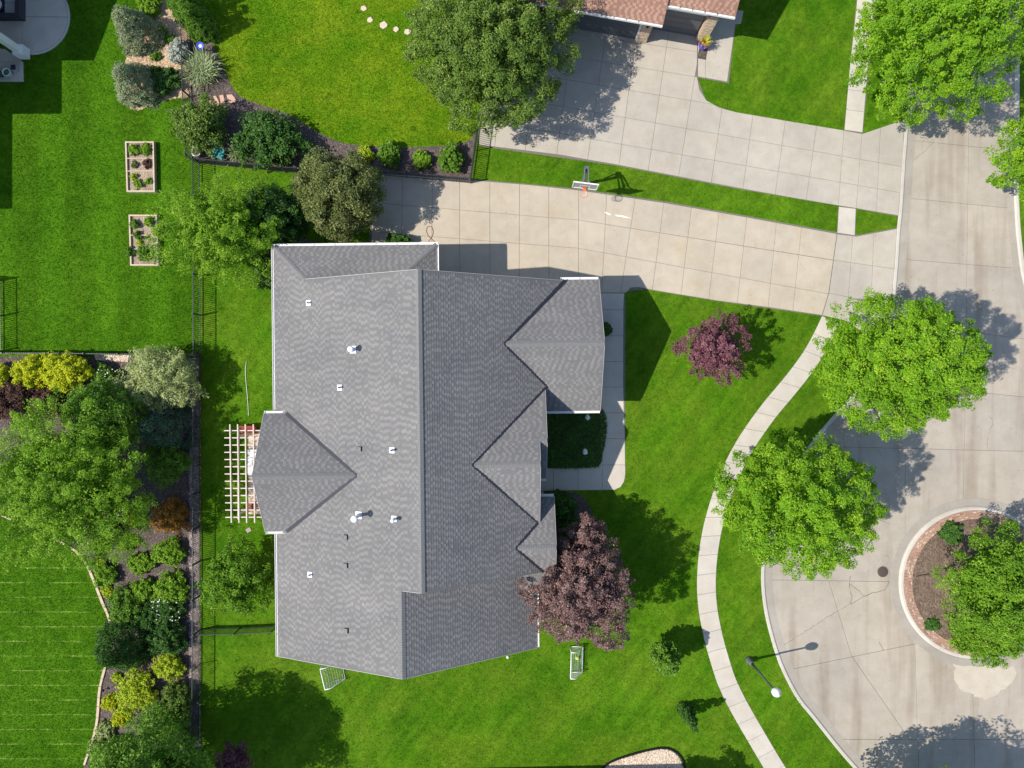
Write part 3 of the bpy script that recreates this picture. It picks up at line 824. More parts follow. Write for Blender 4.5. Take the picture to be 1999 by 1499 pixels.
gutter((UW-0.1,8.2,4.66),(-4.24,8.2,4.66),(0,1)); gutter((-4.34,8.2,4.66),(-4.34,6.2,4.66),(1,0))
e1 = 6.0-0.585*3.92-0.04
gutter((3.0,6.2,e1),(5.22,6.2,e1),(0,1)); gutter((1.95,-1.65,e1),(5.22,-1.65,e1),(0,-1))
gutter((1.52,-5.5,4.95),(1.9,-5.5,4.95),(0,-1)); gutter((1.52,-6.7,4.10),(2.38,-6.7,4.10),(0,1))
gutter((-14.38,-1.55,4.96),(-12.9,-1.55,4.96),(0,1)); gutter((-14.38,-8.4,4.93),(-12.9,-8.4,4.93),(0,-1))
gutter((1.3,-12.35,zs(1.3)-0.04),(1.3,-15.7,zs(1.3)-0.04),(1,0))

def ridge_caps(a, b, w=0.16, pw=None, pe=None, side=None):
    """overlapping bent cap shingles on a ridge"""
    a = Vector(a); b = Vector(b); d = (b-a); Ln = d.length; d.normalize()
    x = d.cross(Vector((0,0,1))).normalized()
    mb = MB(); n = int(Ln/0.14)
    for i in range(n):
        p = a+d*(i*Ln/n)+Vector((0,0,0.035)); q = a+d*((i+1.15)*Ln/n)+Vector((0,0,0.022))
        dl = -(pw)*w; dr = -(pe)*w
        mb.add([p-x*w+Vector((0,0,dl)),p,p+x*w+Vector((0,0,dr)),q-x*w+Vector((0,0,dl)),q,q+x*w+Vector((0,0,dr)),
                p-x*w+Vector((0,0,dl-0.025)),p-Vector((0,0,0.025)),p+x*w+Vector((0,0,dr-0.025)),q-x*w+Vector((0,0,dl-0.025)),q+x*w+Vector((0,0,dr-0.025))],
               [(0,1,4,3),(1,2,5,4),(6,7,1,0),(7,8,2,1),(6,0,3,9),(8,10,5,2)])
    stuff(mb.build('ridge_cap', M['ridge'], house))
ridge_caps((-4.9,6.12,8.6),(-4.9,-11.02,8.6),0.18,PWT,PET)
ridge_caps((-6.05,-10.99,zw(-6.05)),(-6.05,-15.76,zw(-6.05)),0.18,PET,PWT)
ridge_caps((5.27,2.28,6.0),(-0.4,2.28,6.0),0.17,0.58,0.58)
ridge_caps((1.52,-4.44,7.05),(-2.2,-4.44,7.05),0.17,0.58,0.58)
ridge_caps((1.94,-3.2,6.33),(1.5,-3.2,6.33),0.15,0.58,0.58)
ridge_caps((2.42,-9.37,5.69),(0.15,-9.37,5.69),0.15,0.58,0.58)
ridge_caps((-14.42,-4.95,6.97),(-8.65,-4.95,6.97),0.17,0.58,0.58)
ridge_caps((UW,8.2,4.7),(UW+2.1,6.1,zw(UW+2.1)),0.14,0.3,0.3)
ridge_caps((-4.34,8.2,4.7),(-4.34-2.0,6.2,zw(UW+2.0)),0.14,0.3,0.3)
def valley(a, b, n1=(0,0,1)):
    """dark open-valley metal between two roof planes"""
    a = Vector(a); b = Vector(b); mb = MB()
    mb.bar(a+Vector((0,0,0.012)), b+Vector((0,0,0.012)), 0.19, 0.05)
    mb.build('valley_flashing', M['flash'], house)
valley((-0.42,2.28,6.0),(3.2,6.15,ze(3.2)+0.0)); valley((-0.42,2.28,6.0),(2.05,-0.12,4.58))
valley((-2.23,-4.44,7.05),(2.05,-0.12,4.56)); valley((-2.23,-4.44,7.05),(1.41,-8.06,4.94))
valley((0.12,-9.37,5.69),(1.41,-8.06,4.94)); valley((0.12,-9.37,5.69),(1.72,-10.98,ze(1.72)))
valley((-8.63,-4.95,6.97),(-13.1,-1.55,zw(-13.1)+0.02)); valley((-8.63,-4.95,6.97),(-13.15,-8.4,zw(-13.15)+0.02))

# thin white rake boards
def rake(a, b):
    mb = MB(); mb.bar(Vector(a)-Vector((0,0,0.085)), Vector(b)-Vector((0,0,0.085)), 0.028, 0.17); mb.build('rake_board', M['rake'], house)
for s_, e_ in [((UW+2.1,6.125,zw(UW+2.1)),(-4.9,6.125,8.6)),((-4.9,6.125,8.6),(3.28,6.125,ze(3.28))),((UW,-15.765,4.7),(-6.05,-15.765,zw(-6.05))),((-6.05,-15.765,zw(-6.05)),(1.3,-15.765,zs(1.3))),
               ((5.275,6.2,3.71),(5.275,2.28,6.0)),((5.275,2.28,6.0),(5.275,-1.65,3.7)),((-14.425,-1.55,5.0),(-14.425,-4.95,6.97)),((-14.425,-4.95,6.97),(-14.425,-8.4,4.97)),
               ((2.425,-6.7,4.14),(2.425,-9.37,5.69)),((2.425,-9.37,5.69),(2.425,-12.3,3.99)),((1.945,-0.1,4.53),(1.945,-3.2,6.33)),((1.945,-3.2,6.33),(1.945,-5.5,5.0)),((1.525,-3.3,6.38),(1.525,-4.44,7.05)),((1.525,-4.44,7.05),(1.525,-8.1,4.93)),((-6.05,-11.025,zw(-6.05)),(-4.9,-11.025,8.6))]:
    rake(s_, e_)

# roof vents and flues
def on_west(px, py, dzz=0.0):
    z = 6.0
    for _ in range(20):
        p = W(px, py, z); u = p.x*math.cos(TH)+p.y*math.sin(TH); z = zw(u)
    p = W(px, py, z); return Vector((p.x*math.cos(TH)+p.y*math.sin(TH), -p.x*math.sin(TH)+p.y*math.cos(TH), z+0.02))
slopeM = Matrix.Rotation(-math.atan(PWT), 4, 'Y')
def vent_pipe(px, py, h, r, cap=0.0, base=0.16):
    c = on_west(px, py); mb = MB()
    mb.box((-base,-base,-0.01),(base,base,0.025), Matrix.Translation(c) @ slopeM)
    mb.lathe([(r*1.5,0.0),(r*1.15,h*0.3),(r,h*0.32),(r,h)], 12, c)
    o = mb.build('vent_pipe', M['white_metal'], house)
    k = MB()
    if cap: k.lathe([(r*0.9,h),(cap,h+0.02),(cap,h+0.10),(cap*0.6,h+0.16)], 14, c); k.build('cap', M['white_metal'], o)
    else: k.lathe([(r*0.78,h-0.01),(r*0.75,h+0.004)], 12, c); k.build('opening', M['black'], o)
vent_pipe(603,592,0.25,0.055); vent_pipe(690,683,0.55,0.10,0.17,0.2); vent_pipe(664,757,0.28,0.06)
vent_pipe(766,879,0.38,0.06); vent_pipe(701,1006,1.05,0.09,0.19,0.2); vent_pipe(770,1013,0.45,0.07,0.11); vent_pipe(606,1122,0.25,0.055)
for px, py in ((703,877),(676,1049),(676,1104),(677,1231)):
    c = on_west(px, py); mb = MB()
    mb.box((-0.10,-0.11,0.0),(0.10,0.11,0.06), Matrix.Translation(c) @ slopeM)
    o = mb.build('roof_vent', M['ridge'], house)
    k = MB(); Mx = Matrix.Translation(c) @ slopeM
    k.box((0.105,-0.13,0.0),(0.135,0.13,0.075), Mx); k.box((-0.10,0.112,0.0),(0.104,0.142,0.075), Mx); k.build('hood', M['black'], o)
# doors and windows
def opening(name, lo, hi, mat, frame=True, axis=0):
    mb = MB(); mb.box(lo, hi); o = mb.build(name, mat, house)
    if frame:
        f = MB(); (x0,y0,z0),(x1,y1,z1) = lo, hi; w = 0.09; e = 0.03
        if axis == 0:
            f.box((x0-e,y0-w,z0-w),(x1+e,y0-0.002,z1+w)); f.box((x0-e,y1+0.002,z0-w),(x1+e,y1+w,z1+w)); f.box((x0-e,y0,z0-w),(x1+e,y1,z0-0.002)); f.box((x0-e,y0,z1+0.002),(x1+e,y1,z1+w))
        else:
            f.box((x0-w,y0-e,z0-w),(x0-0.002,y1+e,z1+w)); f.box((x1+0.002,y0-e,z0-w),(x1+w,y1+e,z1+w)); f.box((x0,y0-e,z0-w),(x1,y1+e,z0-0.002)); f.box((x0,y0-e,z1+0.002),(x1,y1+e,z1+w))
        f.build('frame', M['white'], o)
for v in (3.9, 1.0): opening('window', (4.82,v-0.7,0.9),(4.88,v+0.7,2.3), M['glass'])
opening('door', (1.42,-5.0,0.1),(1.48,-4.0,2.2), M['redwood'])
for v in (-2.2,): opening('window', (1.42,v-0.6,0.9),(1.48,v+0.6,2.4), M['glass'])
opening('window', (1.92,-10.0,0.9),(1.98,-8.8,2.3), M['glass']); opening('window', (0.87,-14.2,0.9),(0.93,-12.8,2.3), M['glass'])
for v in (3.0,-11.5,-13.6): opening('window', (-13.43,v-0.6,1.0),(-13.37,v+0.6,2.4), M['glass'])
opening('window', (-13.98,-6.5,0.4),(-13.92,-3.5,2.6), M['glass'])
opening('garage_door', (-3.9,5.73,0.05),(1.0,5.79,2.4), M['white'], True, 1); opening('garage_door', (1.6,5.76,0.05),(4.2,5.82,2.4), M['white'], True, 1)

# ================================================================== NEIGHBOUR NORTH (brown roof, garage)
NR = -math.radians(10)
nz = 3.7
nO = Vector((9.04,21.49,0))
nh = thing('house', 'neighbouring house with reddish brown shingle roof and grey garage doors', 'house', nO, NR)
rng = random.Random(11)
NPI = 0.5
roof_plane('roof', [(-9.0,0,nz),(0,0,nz),(0,9,nz+9*NPI),(-9.0,9,nz+9*NPI)], par=nh, shm=M['shingle_b'])
roof_plane('roof', [(-0.05,1.05,nz+0.35),(4.1,1.05,nz+0.35),(4.1,8.5,nz+0.35+7.45*NPI),(-0.05,8.5,nz+0.35+7.45*NPI)], par=nh, shm=M['shingle_b'])
roof_plane('roof', [(4.1,15.9,nz+0.35),(-9.0,15.9,nz+0.35),(-9.0,8.5,nz+0.35+7.4*NPI),(4.1,8.5,nz+0.35+7.4*NPI)], par=nh, shm=M['shingle_b'])
def nbox(name, lo, hi, mat, par=nh):
    mb = MB(); mb.box(lo, hi); return mb.build(name, mat, par)
for a, b, y, z in ((-9.0,-0.02,-0.13,nz),(0.0,4.1,0.92,nz+0.35)):
    g_ = MB(); g_.box((a,y,z-0.14),(b,y+0.03,z+0.02)); g_.box((a,y+0.032,z-0.13),(b,y+0.125,z-0.05)); gg = g_.build('gutter', M['white'], nh)
    k = MB()
    for i in range(1, int((b-a)/0.75)): k.box((a+i*0.75,y-0.01,z+0.022),(a+i*0.75+0.03,y+0.13,z+0.035))
    stuff(k.build('hanger', M['black'], gg))
nw = MB()
nw.box((-8.7,0.95,0.03),(-1.05,8,3.45)); nw.box((-1.04,1.8,0.02),(3.55,15.5,3.75))
nw.add([(3.55,1.9,3.7),(3.55,15.3,3.7),(3.55,8.5,7.4),(3.5,1.9,3.7),(3.5,15.3,3.7),(3.5,8.5,7.4)],[(0,1,2),(5,4,3),(0,2,5,3),(1,4,5,2)])
nw.build('wall', M['brickwall'], nh)
d1 = nbox('garage_door', (-7.9,0.74,0.05),(-1.2,0.94,3.05), M['garage'])
for i in range(4):
    k = MB(); k.box((-7.88,0.72,0.07+i*0.74),(-1.22,0.735,0.07+i*0.74+0.71)); k.build('panel', M['garage'], d1)
d2_ = nbox('garage_door', (-0.3,1.6,0.05),(2.6,1.79,2.6), M['garage'])
for i in range(4):
    k = MB(); k.box((-0.28,1.58,0.07+i*0.63),(2.58,1.595,0.07+i*0.63+0.60)); k.build('panel', M['garage'], d2_)
nbox('lintel', (-0.42,1.55,2.65),(2.7,1.78,2.8), M['white'])
nbox('door_trim', (-1.19,0.70,0.05),(-1.06,0.94,3.1), M['white'])
def stone_pier(u0, u1, v0, v1, ztop, seed):
    r = random.Random(seed)
    base = nbox('stone_pier', (u0+0.04,v0+0.04,0.02),(u1-0.04,v1,ztop-0.02), M['stone_tan'])
    z = 0.03
    while z < ztop-0.1:
        h = r.uniform(0.10,0.18); u = u0
        while u < u1-0.05:
            w = min(r.uniform(0.15,0.34), u1-u)
            k = MB(); pr = r.uniform(0.0,0.025)
            k.box((u+0.008,v0-pr,z),(u+w-0.008,v0+0.05,z+h-0.015)); k.build('stone', M['stone_tan'], base); u += w
        for uu in (u0, u1):
            v = v0+0.06
            while v < v1-0.08:
                w = min(r.uniform(0.15,0.34), v1-v); k = MB(); pr = r.uniform(0.0,0.02)
                k.box((uu-(0.03+pr if uu == u0 else 0.02),v,z),(uu+(0.03+pr if uu == u1 else 0.02),v+w-0.015,z+h-0.015)); k.build('stone', M['stone_tan'], base); v += w
        z += h
stone_pier(-1.02,-0.45,0.62,1.75,2.9,3); stone_pier(2.75,3.35,1.3,1.8,3.0,8)
ln = MB(); ln.lathe([(0.05,0),(0.09,0.05),(0.09,0.25),(0.03,0.32)], 10, (-0.73,0.52,2.1)); ln.box((-0.75,0.5,2.3),(-0.71,0.64,2.34)); ln.build('wall_lantern', M['black'], nh)

# ================================================================== NEIGHBOUR WEST (mostly outside the frame, shades the lawn)
wh = thing('house', 'house beside the round patio, white porch column at its corner', 'house', (-31.5,21.2,0))
wO = Vector((-31.5,21.2,0))
def L3(x, y, z): return (x-wO.x, y-wO.y, z)
rng = random.Random(17)
mb = MB()
for x1, y0, y1 in ((-33.75,17.3,40.0),(-36.9,11.1,17.28)):
    mb.box(L3(-50,y0,0.0), L3(x1,y1,4.4))
mb.box(L3(-50,20.9,4.42), L3(-33.9,40,5.2))
mb.build('wall', M['siding'], wh)
ez = 4.6
def wroof(pts): 
    P = [Vector(L3(*p)) for p in pts]; n = len(P); k = MB(); lo = [p-Vector((0,0,0.15)) for p in P]
    k.add(P+lo, [tuple(range(n)), tuple(range(2*n-1,n-1,-1))]+[(i,n+i,n+(i+1)%n,(i+1)%n) for i in range(n)]); k.build('roof', M['ridge'], wh)
wroof([(-50,10.6,ez),(-36.43,10.6,ez),(-40,14.2,ez+1.6),(-50,14.2,ez+1.6)]); wroof([(-36.43,10.6,ez),(-36.43,17,ez),(-40,17,ez+1.6),(-40,14.2,ez+1.6)])
wroof([(-50,16.77,ez),(-33.2,16.77,ez),(-37,20.6,ez+1.7),(-50,20.6,ez+1.7)]); wroof([(-33.2,16.77,ez),(-33.2,21,ez),(-37,21,ez+1.7),(-37,20.6,ez+1.7)])
wroof([(-50,20.24,ez),(-31.1,20.24,ez),(-31.1,27.2,ez+3.4),(-50,27.2,ez+3.4)]); wroof([(-31.1,34.2,ez),(-50,34.2,ez),(-50,27.2,ez+3.4),(-31.1,27.2,ez+3.4)])
k = MB(); k.add([L3(-31.4,20.5,ez-0.1),L3(-31.4,33.9,ez-0.1),L3(-31.4,27.2,ez+3.2)],[(0,1,2)]); k.build('gable_wall', M['siding'], wh)
k = MB(); k.box(L3(-50,20.3,ez-0.4), L3(-31.25,20.7,ez-0.16)); k.build('porch_beam', M['white'], wh)
cb = W(50,107)
k = MB(); k.box(L3(cb.x-0.20,cb.y-0.20,0.85), L3(cb.x+0.20,cb.y+0.20,ez-0.4)); col_ = k.build('porch_column', M['white'], wh)
k = MB(); k.box(L3(cb.x-0.33,cb.y-0.33,0.03), L3(cb.x+0.33,cb.y+0.33,0.75)); k.box(L3(cb.x-0.28,cb.y-0.28,0.752), L3(cb.x+0.28,cb.y+0.28,0.85)); k.build('pedestal', M['white'], col_)

# ================================================================== NEIGHBOUR SOUTH (outside the frame, its eave shades the frame's bottom edge)
sh = thing('house', 'neighbouring house standing south of the gravel bed, dark grey roof', 'house', (2.0,-31.08,0), 0.0235)
k = MB(); k.box((-9.5,-6,0),(8.0,5.2,3.0)); k.build('wall', M['siding'], sh)
for s_ in (1,-1):
    k = MB(); y = 5.72 if s_ > 0 else -6.6
    P = [Vector(p) for p in ((-10,y,3.0),(8.5,y,3.0),(8.5,-0.4,6.4),(-10,-0.4,6.4))]; lo = [p-Vector((0,0,0.15)) for p in P]
    k.add(P+lo, [(0,1,2,3),(7,6,5,4)]+[(i,4+i,4+(i+1)%4,(i+1)%4) for i in range(4)]); k.build('roof', M['ridge'], sh)

# ================================================================== FENCES
def fence(pts_px, label, h=1.2, group='dark metal picket fences', spacing=0.125, post_every=2.4):
    P = [W(*p) for p in pts_px]
    root = thing('picket_fence', label, 'fence', P[0])
    pk = MB(); pk.box((-0.014,-0.014,0.06),(0.014,0.014,h)); pk_me = pk.mesh('picket'); pk_me.materials.append(M['fence'])
    ps = MB(); ps.box((-0.03,-0.03,0.0),(0.03,0.03,h+0.06)); ps.box((-0.038,-0.038,h+0.06),(0.038,0.038,h+0.085)); ps_me = ps.mesh('post'); ps_me.materials.append(M['fence'])
    cnt = 0; extra = MB()
    for i in range(len(P)-1):
        a, b = P[i]-P[0], P[i+1]-P[0]; d = b-a; Ln = d.length; d.normalize(); ang = math.atan2(d.y, d.x)
        npst = max(1, round(Ln/post_every))
        for j in range(npst+(1 if i == len(P)-2 else 0)):
            o = mesh_obj('post', ps_me, None, root, a+d*(Ln*j/npst)); o.rotation_euler = (0,0,ang)
        for z in (h-0.07, 0.16):
            r = MB(); r.bar(a+Vector((0,0,z)), b+Vector((0,0,z)), 0.046, 0.035); r.build('rail', M['fence'], root)
        n = int(Ln/spacing)
        for j in range(n):
            t = (j+0.5)*Ln/n; s_ = t % (Ln/npst)
            if s_ < 0.045 or s_ > Ln/npst-0.045: continue
            p = a+d*t
            if cnt < 290:
                o = mesh_obj('picket', pk_me, None, root, p); o.rotation_euler = (0,0,ang)
            else:
                extra.box((p.x-0.011,p.y-0.011,0.06),(p.x+0.011,p.y+0.011,h))
            cnt += 1
    if extra.v: stuff(extra.build('pickets', M['fence'], root))
    return root
fence([(369,-60),(369,60),(372,190),(378,312)], 'dark picket fence between the wood chip bed and the dark mulch path')
fence([(391,318),(393,540),(393,692)], 'dark picket fence running past the raised garden beds')
fence([(393,693),(392,960),(391,1230),(390,1560)], 'long dark picket fence along the rock strip beside the shrub border')
fence([(379,315),(391,320),(560,337),(735,342),(919,358)], 'dark picket fence between the driveway and the mulch bed with round shrubs')
fence([(920,357),(937,233)], 'short dark picket fence at the end of the grey driveway')
fence([(-60,691),(120,691),(250,693),(391,693)], 'dark picket fence behind the golden shrubs')
fence([(394,1228),(470,1226),(542,1222)], 'short dark picket fence reaching the house wall')
fence([(5,686),(4,548),(-70,541)], 'dark picket fence casting a grid shadow on the western lawn')

# ================================================================== FOLIAGE
def leaf_np(P, N, Ln, Wd, rs, droop=0.18, fold=0.12):
    n = len(P)
    r = rs.normal(size=(n,3)); T = r-(r*N).sum(1)[:,None]*N; T /= np.linalg.norm(T,axis=1)[:,None]+1e-9
    B = np.cross(N, T); Ln = Ln[:,None]; Wd = Wd[:,None]
    b = P-T*Ln*0.5; t = P+T*Ln*0.5-N*Ln*droop
    l = P+B*Wd*0.5+N*Ln*fold-T*Ln*0.05; r_ = P-B*Wd*0.5+N*Ln*fold-T*Ln*0.05
    V = np.stack([b,r_,t,l],1).reshape(-1,3)
    F = np.arange(4*n).reshape(n,4)
    return V, F
def crown_np(seed, rx, ry, c, nclump, cr, nleaf, leaf, shape='round', low=-0.55, lump=0.14, inner=0.3, upb=0.55, aspect=0.62, flat=0.75, outw=0.6, rnd=0.6, shoot=0.0, lobes=(), core=0.28):
    rs = np.random.RandomState(seed)
    if shape == 'cone':
        h = 1-np.sqrt(rs.uniform(0.0,1.0,nclump)); az = rs.uniform(0,2*np.pi,nclump)
        az = az*0.35 + 0.65*np.round(az/(2*np.pi/11))*(2*np.pi/11) + h*7
        rr = (1-h)**0.85*(0.55+0.45*np.sqrt(rs.uniform(0.1,1,nclump)))*(1+lump*np.sin(3*az+seed))
        C = np.stack([rr*rx*np.cos(az), rr*ry*np.sin(az), -c+2*c*h-0.25*rr*c*0.4],1)
        O = np.stack([np.cos(az),np.sin(az),0.35*np.ones(nclump)],1)
    else:
        z = rs.uniform(low,1,nclump); az = rs.uniform(0,2*np.pi,nclump); q = np.sqrt(np.maximum(0,1-z*z))
        D = np.stack([q*np.cos(az), q*np.sin(az), z],1)
        f = np.where(rs.rand(nclump) < inner, rs.uniform(0.35,0.8,nclump), rs.uniform(0.82,1.0,nclump))
        ph = rs.uniform(0,6.28,6)
        f = f*(1+lump*(0.5*np.sin(3*az+ph[0])*q+0.35*np.sin(5*az+ph[1]+2*z)+0.35*np.sin(7*az+ph[2]+4*z)*q+0.25*np.sin(4*z+ph[3])))
        if shape == 'egg':  f2 = np.where(z > 0, 1-0.35*z**1.5, 1.0)
        else: f2 = 1.0
        C = D*f[:,None]*np.array([rx,ry,c]); C[:,:2] *= (np.ones(nclump)*f2)[:,None]
        O = D/np.array([rx,ry,c]); O /= np.linalg.norm(O,axis=1)[:,None]
    for (lx,ly,lz,lr,frac) in lobes:      # side lobes of an uneven crown
        sel = rs.rand(nclump) < frac; C[sel] = C[sel]*(lr/max(rx,ry))+np.array([lx,ly,lz])
    crs = cr*rs.uniform(0.65,1.3,nclump); ct = rs.normal(0,0.13,nclump)
    idx = np.repeat(np.arange(nclump), nleaf); n = len(idx)
    d = rs.normal(size=(n,3)); d /= np.linalg.norm(d,axis=1)[:,None]
    # leaves sit mostly on the lit, outer shell of each clump
    d = d+0.55*O[idx]+np.array([0,0,0.35]); d /= np.linalg.norm(d,axis=1)[:,None]
    rad = crs[idx]*rs.uniform(0.15,1,n)**0.45
    off = d*rad[:,None]; off[:,2] *= flat
    if shoot: A = O+np.array([0,0,0.5]); A /= np.linalg.norm(A,axis=1)[:,None]; A = A[idx]; al = (off*A).sum(1)[:,None]; off = (off-al*A)*np.where(al > 0, 1-0.45*np.minimum(1,al/crs[idx][:,None]), 1.0)+al*A*(1+shoot)
    P = C[idx]+off
    N = outw*O[idx]+0.45*d+np.array([0,0,upb])+rnd*rs.normal(size=(n,3)); N /= np.linalg.norm(N,axis=1)[:,None]
    Ln = leaf*rs.uniform(0.7,1.35,n)
    tint = np.clip(0.45+0.22*rs.normal(size=n)+ct[idx],0,1)
    if core and shape != 'cone':       # leaves of the inner branches, so the crown is not hollow
        nc = int(core*n); q = rs.normal(size=(nc,3)); q /= np.linalg.norm(q,axis=1)[:,None]
        q *= (rs.uniform(0.2,1,nc)**0.5)[:,None]*0.74; q[:,2] = np.maximum(q[:,2], low*0.8)
        Pc = q*np.array([rx,ry,c])
        if len(lobes):
            for (lx,ly,lz,lr,frac) in lobes:
                sel = rs.rand(nc) < frac; Pc[sel] = Pc[sel]*(lr/max(rx,ry))+np.array([lx,ly,lz])
        Nc = rs.normal(size=(nc,3))*0.5+np.array([0,0,1.0]); Nc /= np.linalg.norm(Nc,axis=1)[:,None]
        P = np.concatenate([P,Pc]); N = np.concatenate([N,Nc]); n = len(P)
        Ln = np.concatenate([Ln, leaf*1.7*rs.uniform(0.8,1.3,nc)]); tint = np.concatenate([tint, np.clip(rs.normal(0.4,0.15,nc),0,1)])
    V, F = leaf_np(P, N, Ln, Ln*aspect*rs.uniform(0.85,1.15,n), rs)
    return V, F, tint
def limb_tree(mb, rs, base_r, zfork, rx, ry, zc, c, n=6):
    lean = rs.uniform(-0.15,0.15,2)
    fork = Vector((lean[0],lean[1],zfork))
    mb.tube([(0,0,-0.05),(0,0,0.12),(lean[0]*0.5,lean[1]*0.5,zfork*0.5),fork,(lean[0]*1.3,lean[1]*1.3,zc+0.45*c)], [base_r*1.5,base_r*1.1,base_r*0.9,base_r*0.75,base_r*0.12], 8)
    for i in range(n):
        a = 2*math.pi*(i+rs.uniform(-0.3,0.3))/n; q = rs.uniform(0.55,0.85); z1 = zc+c*rs.uniform(-0.2,0.5)
        st = fork*(0.75+0.1*(i%3)); st.z = zfork*(0.8+0.12*(i%3))
        e = Vector((rx*q*math.cos(a), ry*q*math.sin(a), z1)); m_ = st.lerp(e,0.5)+Vector((0,0,-0.08*c))
        mb.tube([st, m_, e], [base_r*0.45, base_r*0.28, base_r*0.06], 6)
        for s_ in (-1,1):
            e2 = e+Vector((-math.sin(a)*s_*rx*0.3, math.cos(a)*s_*ry*0.3, rs.uniform(0,0.25)*c)); mb.tube([m_, m_.lerp(e2,0.6)+Vector((0,0,0.1)), e2], [base_r*0.2, base_r*0.12, base_r*0.03], 5)
def tree(name, label, px, py, zc, rx, ry, c, leafmat, seed, nclump=330, cr=0.75, nleaf=70, leaf=0.19, cat='tree', trunk_r=0.16, group=None, zfork=None, **kw):
    loc = W(px, py, zc); loc.z = 0
    t = thing(name, label, cat, loc, 0, group)
    V, F, T = crown_np(seed, rx, ry, c, nclump, cr, nleaf, leaf, **kw)
    V[:,2] = np.maximum(V[:,2]+zc, 0.05)
    stuff(mesh_obj('crown', np_mesh('crown', V, F, T), L[leafmat], t))
    rs = np.random.RandomState(seed+900)
    mb = MB(); limb_tree(mb, rs, trunk_r, zfork or max(0.5, zc-c*0.55), rx, ry, zc, c); mb.build('trunk', M['bark'], t)
    return t
def shrub(label, px, py, r, h, leafmat, seed, name='shrub', cat='shrub', ry=None, leaf=0.12, dens=1.0, shape='round', cr=None, lump=0.30, group=None, **kw):
    kw.setdefault('shoot', 0.6); kw.setdefault('upb', 0.85); kw.setdefault('outw', 0.4)
    """px,py: centre of the crown in the photo; r in metres; h total height"""
    ry = ry or r; zc = h*0.5; c = h*0.5
    loc = W(px, py, zc); loc.z = 0
    t = thing(name, label, cat, loc, 0, group)
    cr = cr or max(0.13, 0.24*min(r,ry)); area = 4*math.pi*((r*ry+2*r*c)/3)
    ncl = int(max(16, 2.0*area/(cr*cr*2.2))*dens); nlf = int(max(14, 3.6*cr*cr*3.5/(leaf*leaf*0.55)))
    nlf = min(nlf, 35); leaf *= 1.08
    V, F, T = crown_np(seed, r*0.86, ry*0.86, c*0.86, ncl, cr, nlf, leaf, shape=shape, low=-0.6, lump=lump, **kw)
    V[:,2] = np.maximum(V[:,2]+zc, 0.02)
    stuff(mesh_obj('foliage', np_mesh('foliage', V, F, T), L[leafmat], t))
    mb = MB(); rs = random.Random(seed)
    for i in range(4):
        a = i*1.7+rs.random(); mb.tube([(0.03*math.cos(a),0.03*math.sin(a),-0.03),(0.2*r*math.cos(a),0.2*r*math.sin(a),h*0.35),(0.5*r*math.cos(a),0.5*r*math.sin(a),h*0.7)],[0.03*max(1,h*0.6),0.022*max(1,h*0.6),0.008],5)
    mb.build('stem', M['bark'], t)
    return t

# street maples
tree('maple_tree', 'bright green maple on the kerb beside the beige driveway apron', 1752,712, 6.6, 3.9,3.75,5.3, 'maple', 1, 350, 0.44, 130, 0.12, shape='egg', shoot=0.55, lump=0.10, inner=0.10, rnd=0.45, upb=0.7, core=0.2)
tree('maple_tree', 'bright green maple on the verge between the curving sidewalk and brick island', 1560,985, 6.2, 4.25,3.75,5.0, 'maple', 2, 350, 0.44, 130, 0.12, shape='egg', shoot=0.55, lump=0.10, inner=0.10, rnd=0.45, upb=0.7, core=0.2)
tree('maple_tree', 'bright green maple overhanging the sidewalk by the grey driveway', 1838,72, 6.2, 4.3,4.3,5.2, 'maple', 3, 350, 0.44, 130, 0.12, shape='egg', shoot=0.55, lump=0.10, inner=0.10, rnd=0.45, upb=0.7, core=0.2)
tree('maple_tree', 'bright green maple across the street, only its crown edge showing', 2080,300, 5.8, 3.0,3.0,4.4, 'maple', 4, 200, 0.52, 130, 0.14, shape='egg', shoot=0.75, lump=0.2)
tree('maple_tree', 'maple south of the cul-de-sac casting shade on the concrete', 1822,1668, 5.8, 4.2,3.6,4.6, 'maple', 5, 240, 0.75, 60, 0.22, shape='egg')
# island tree with low skirt
tree('island_tree', 'leafy green tree inside the brick ringed island', 1962,1150, 3.6, 3.35,3.35,3.0, 'maple2', 6, 260, 0.5, 110, 0.13, trunk_r=0.12, shoot=0.4, lump=0.22)
shrub('bright low shrub spreading at the island edge beside the sandy patch', 1935,1250, 2.4, 1.6, 'maple2', 61, ry=1.5, leaf=0.13)
shrub('small dark green mound inside the island bricks', 1858,1041, 0.72, 0.6, 'deep', 62, leaf=0.10)
shrub('tiny weed clump by the island bricks', 1822,1220, 0.5, 0.3, 'deep', 63, leaf=0.10, dens=0.4)
# the garden trees
tree('shade_tree', 'broad dark green tree shading the grey driveway', 962,92, 4.4, 4.7,4.4,3.5, 'dark', 7, 560, 0.5, 120, 0.115, trunk_r=0.2, lump=0.18, shoot=0.3, core=0.3, upb=0.7)
tree('crabapple_tree', 'round olive green tree at the corner of the beige driveway', 662,378, 3.0, 2.6,2.55,2.2, 'olive', 8, 330, 0.42, 75, 0.12, trunk_r=0.11)
tree('birch_tree', 'airy lime green tree beside the raised garden beds', 432,455, 4.2, 3.1,2.8,2.9, 'lime', 9, 340, 0.36, 95, 0.115, upb=0.8, trunk_r=0.10, lump=0.34, inner=0.4, shoot=0.9, aspect=0.45)
tree('shade_stand_in_tree', 'dark tree added as the shaded side of the lime tree, towards the house corner', 532,428, 2.6, 1.9,1.9,2.0, 'deep', 10, 200, 0.4, 60, 0.14, trunk_r=0.08)  # added dark crown standing in for the shaded part of the lime tree
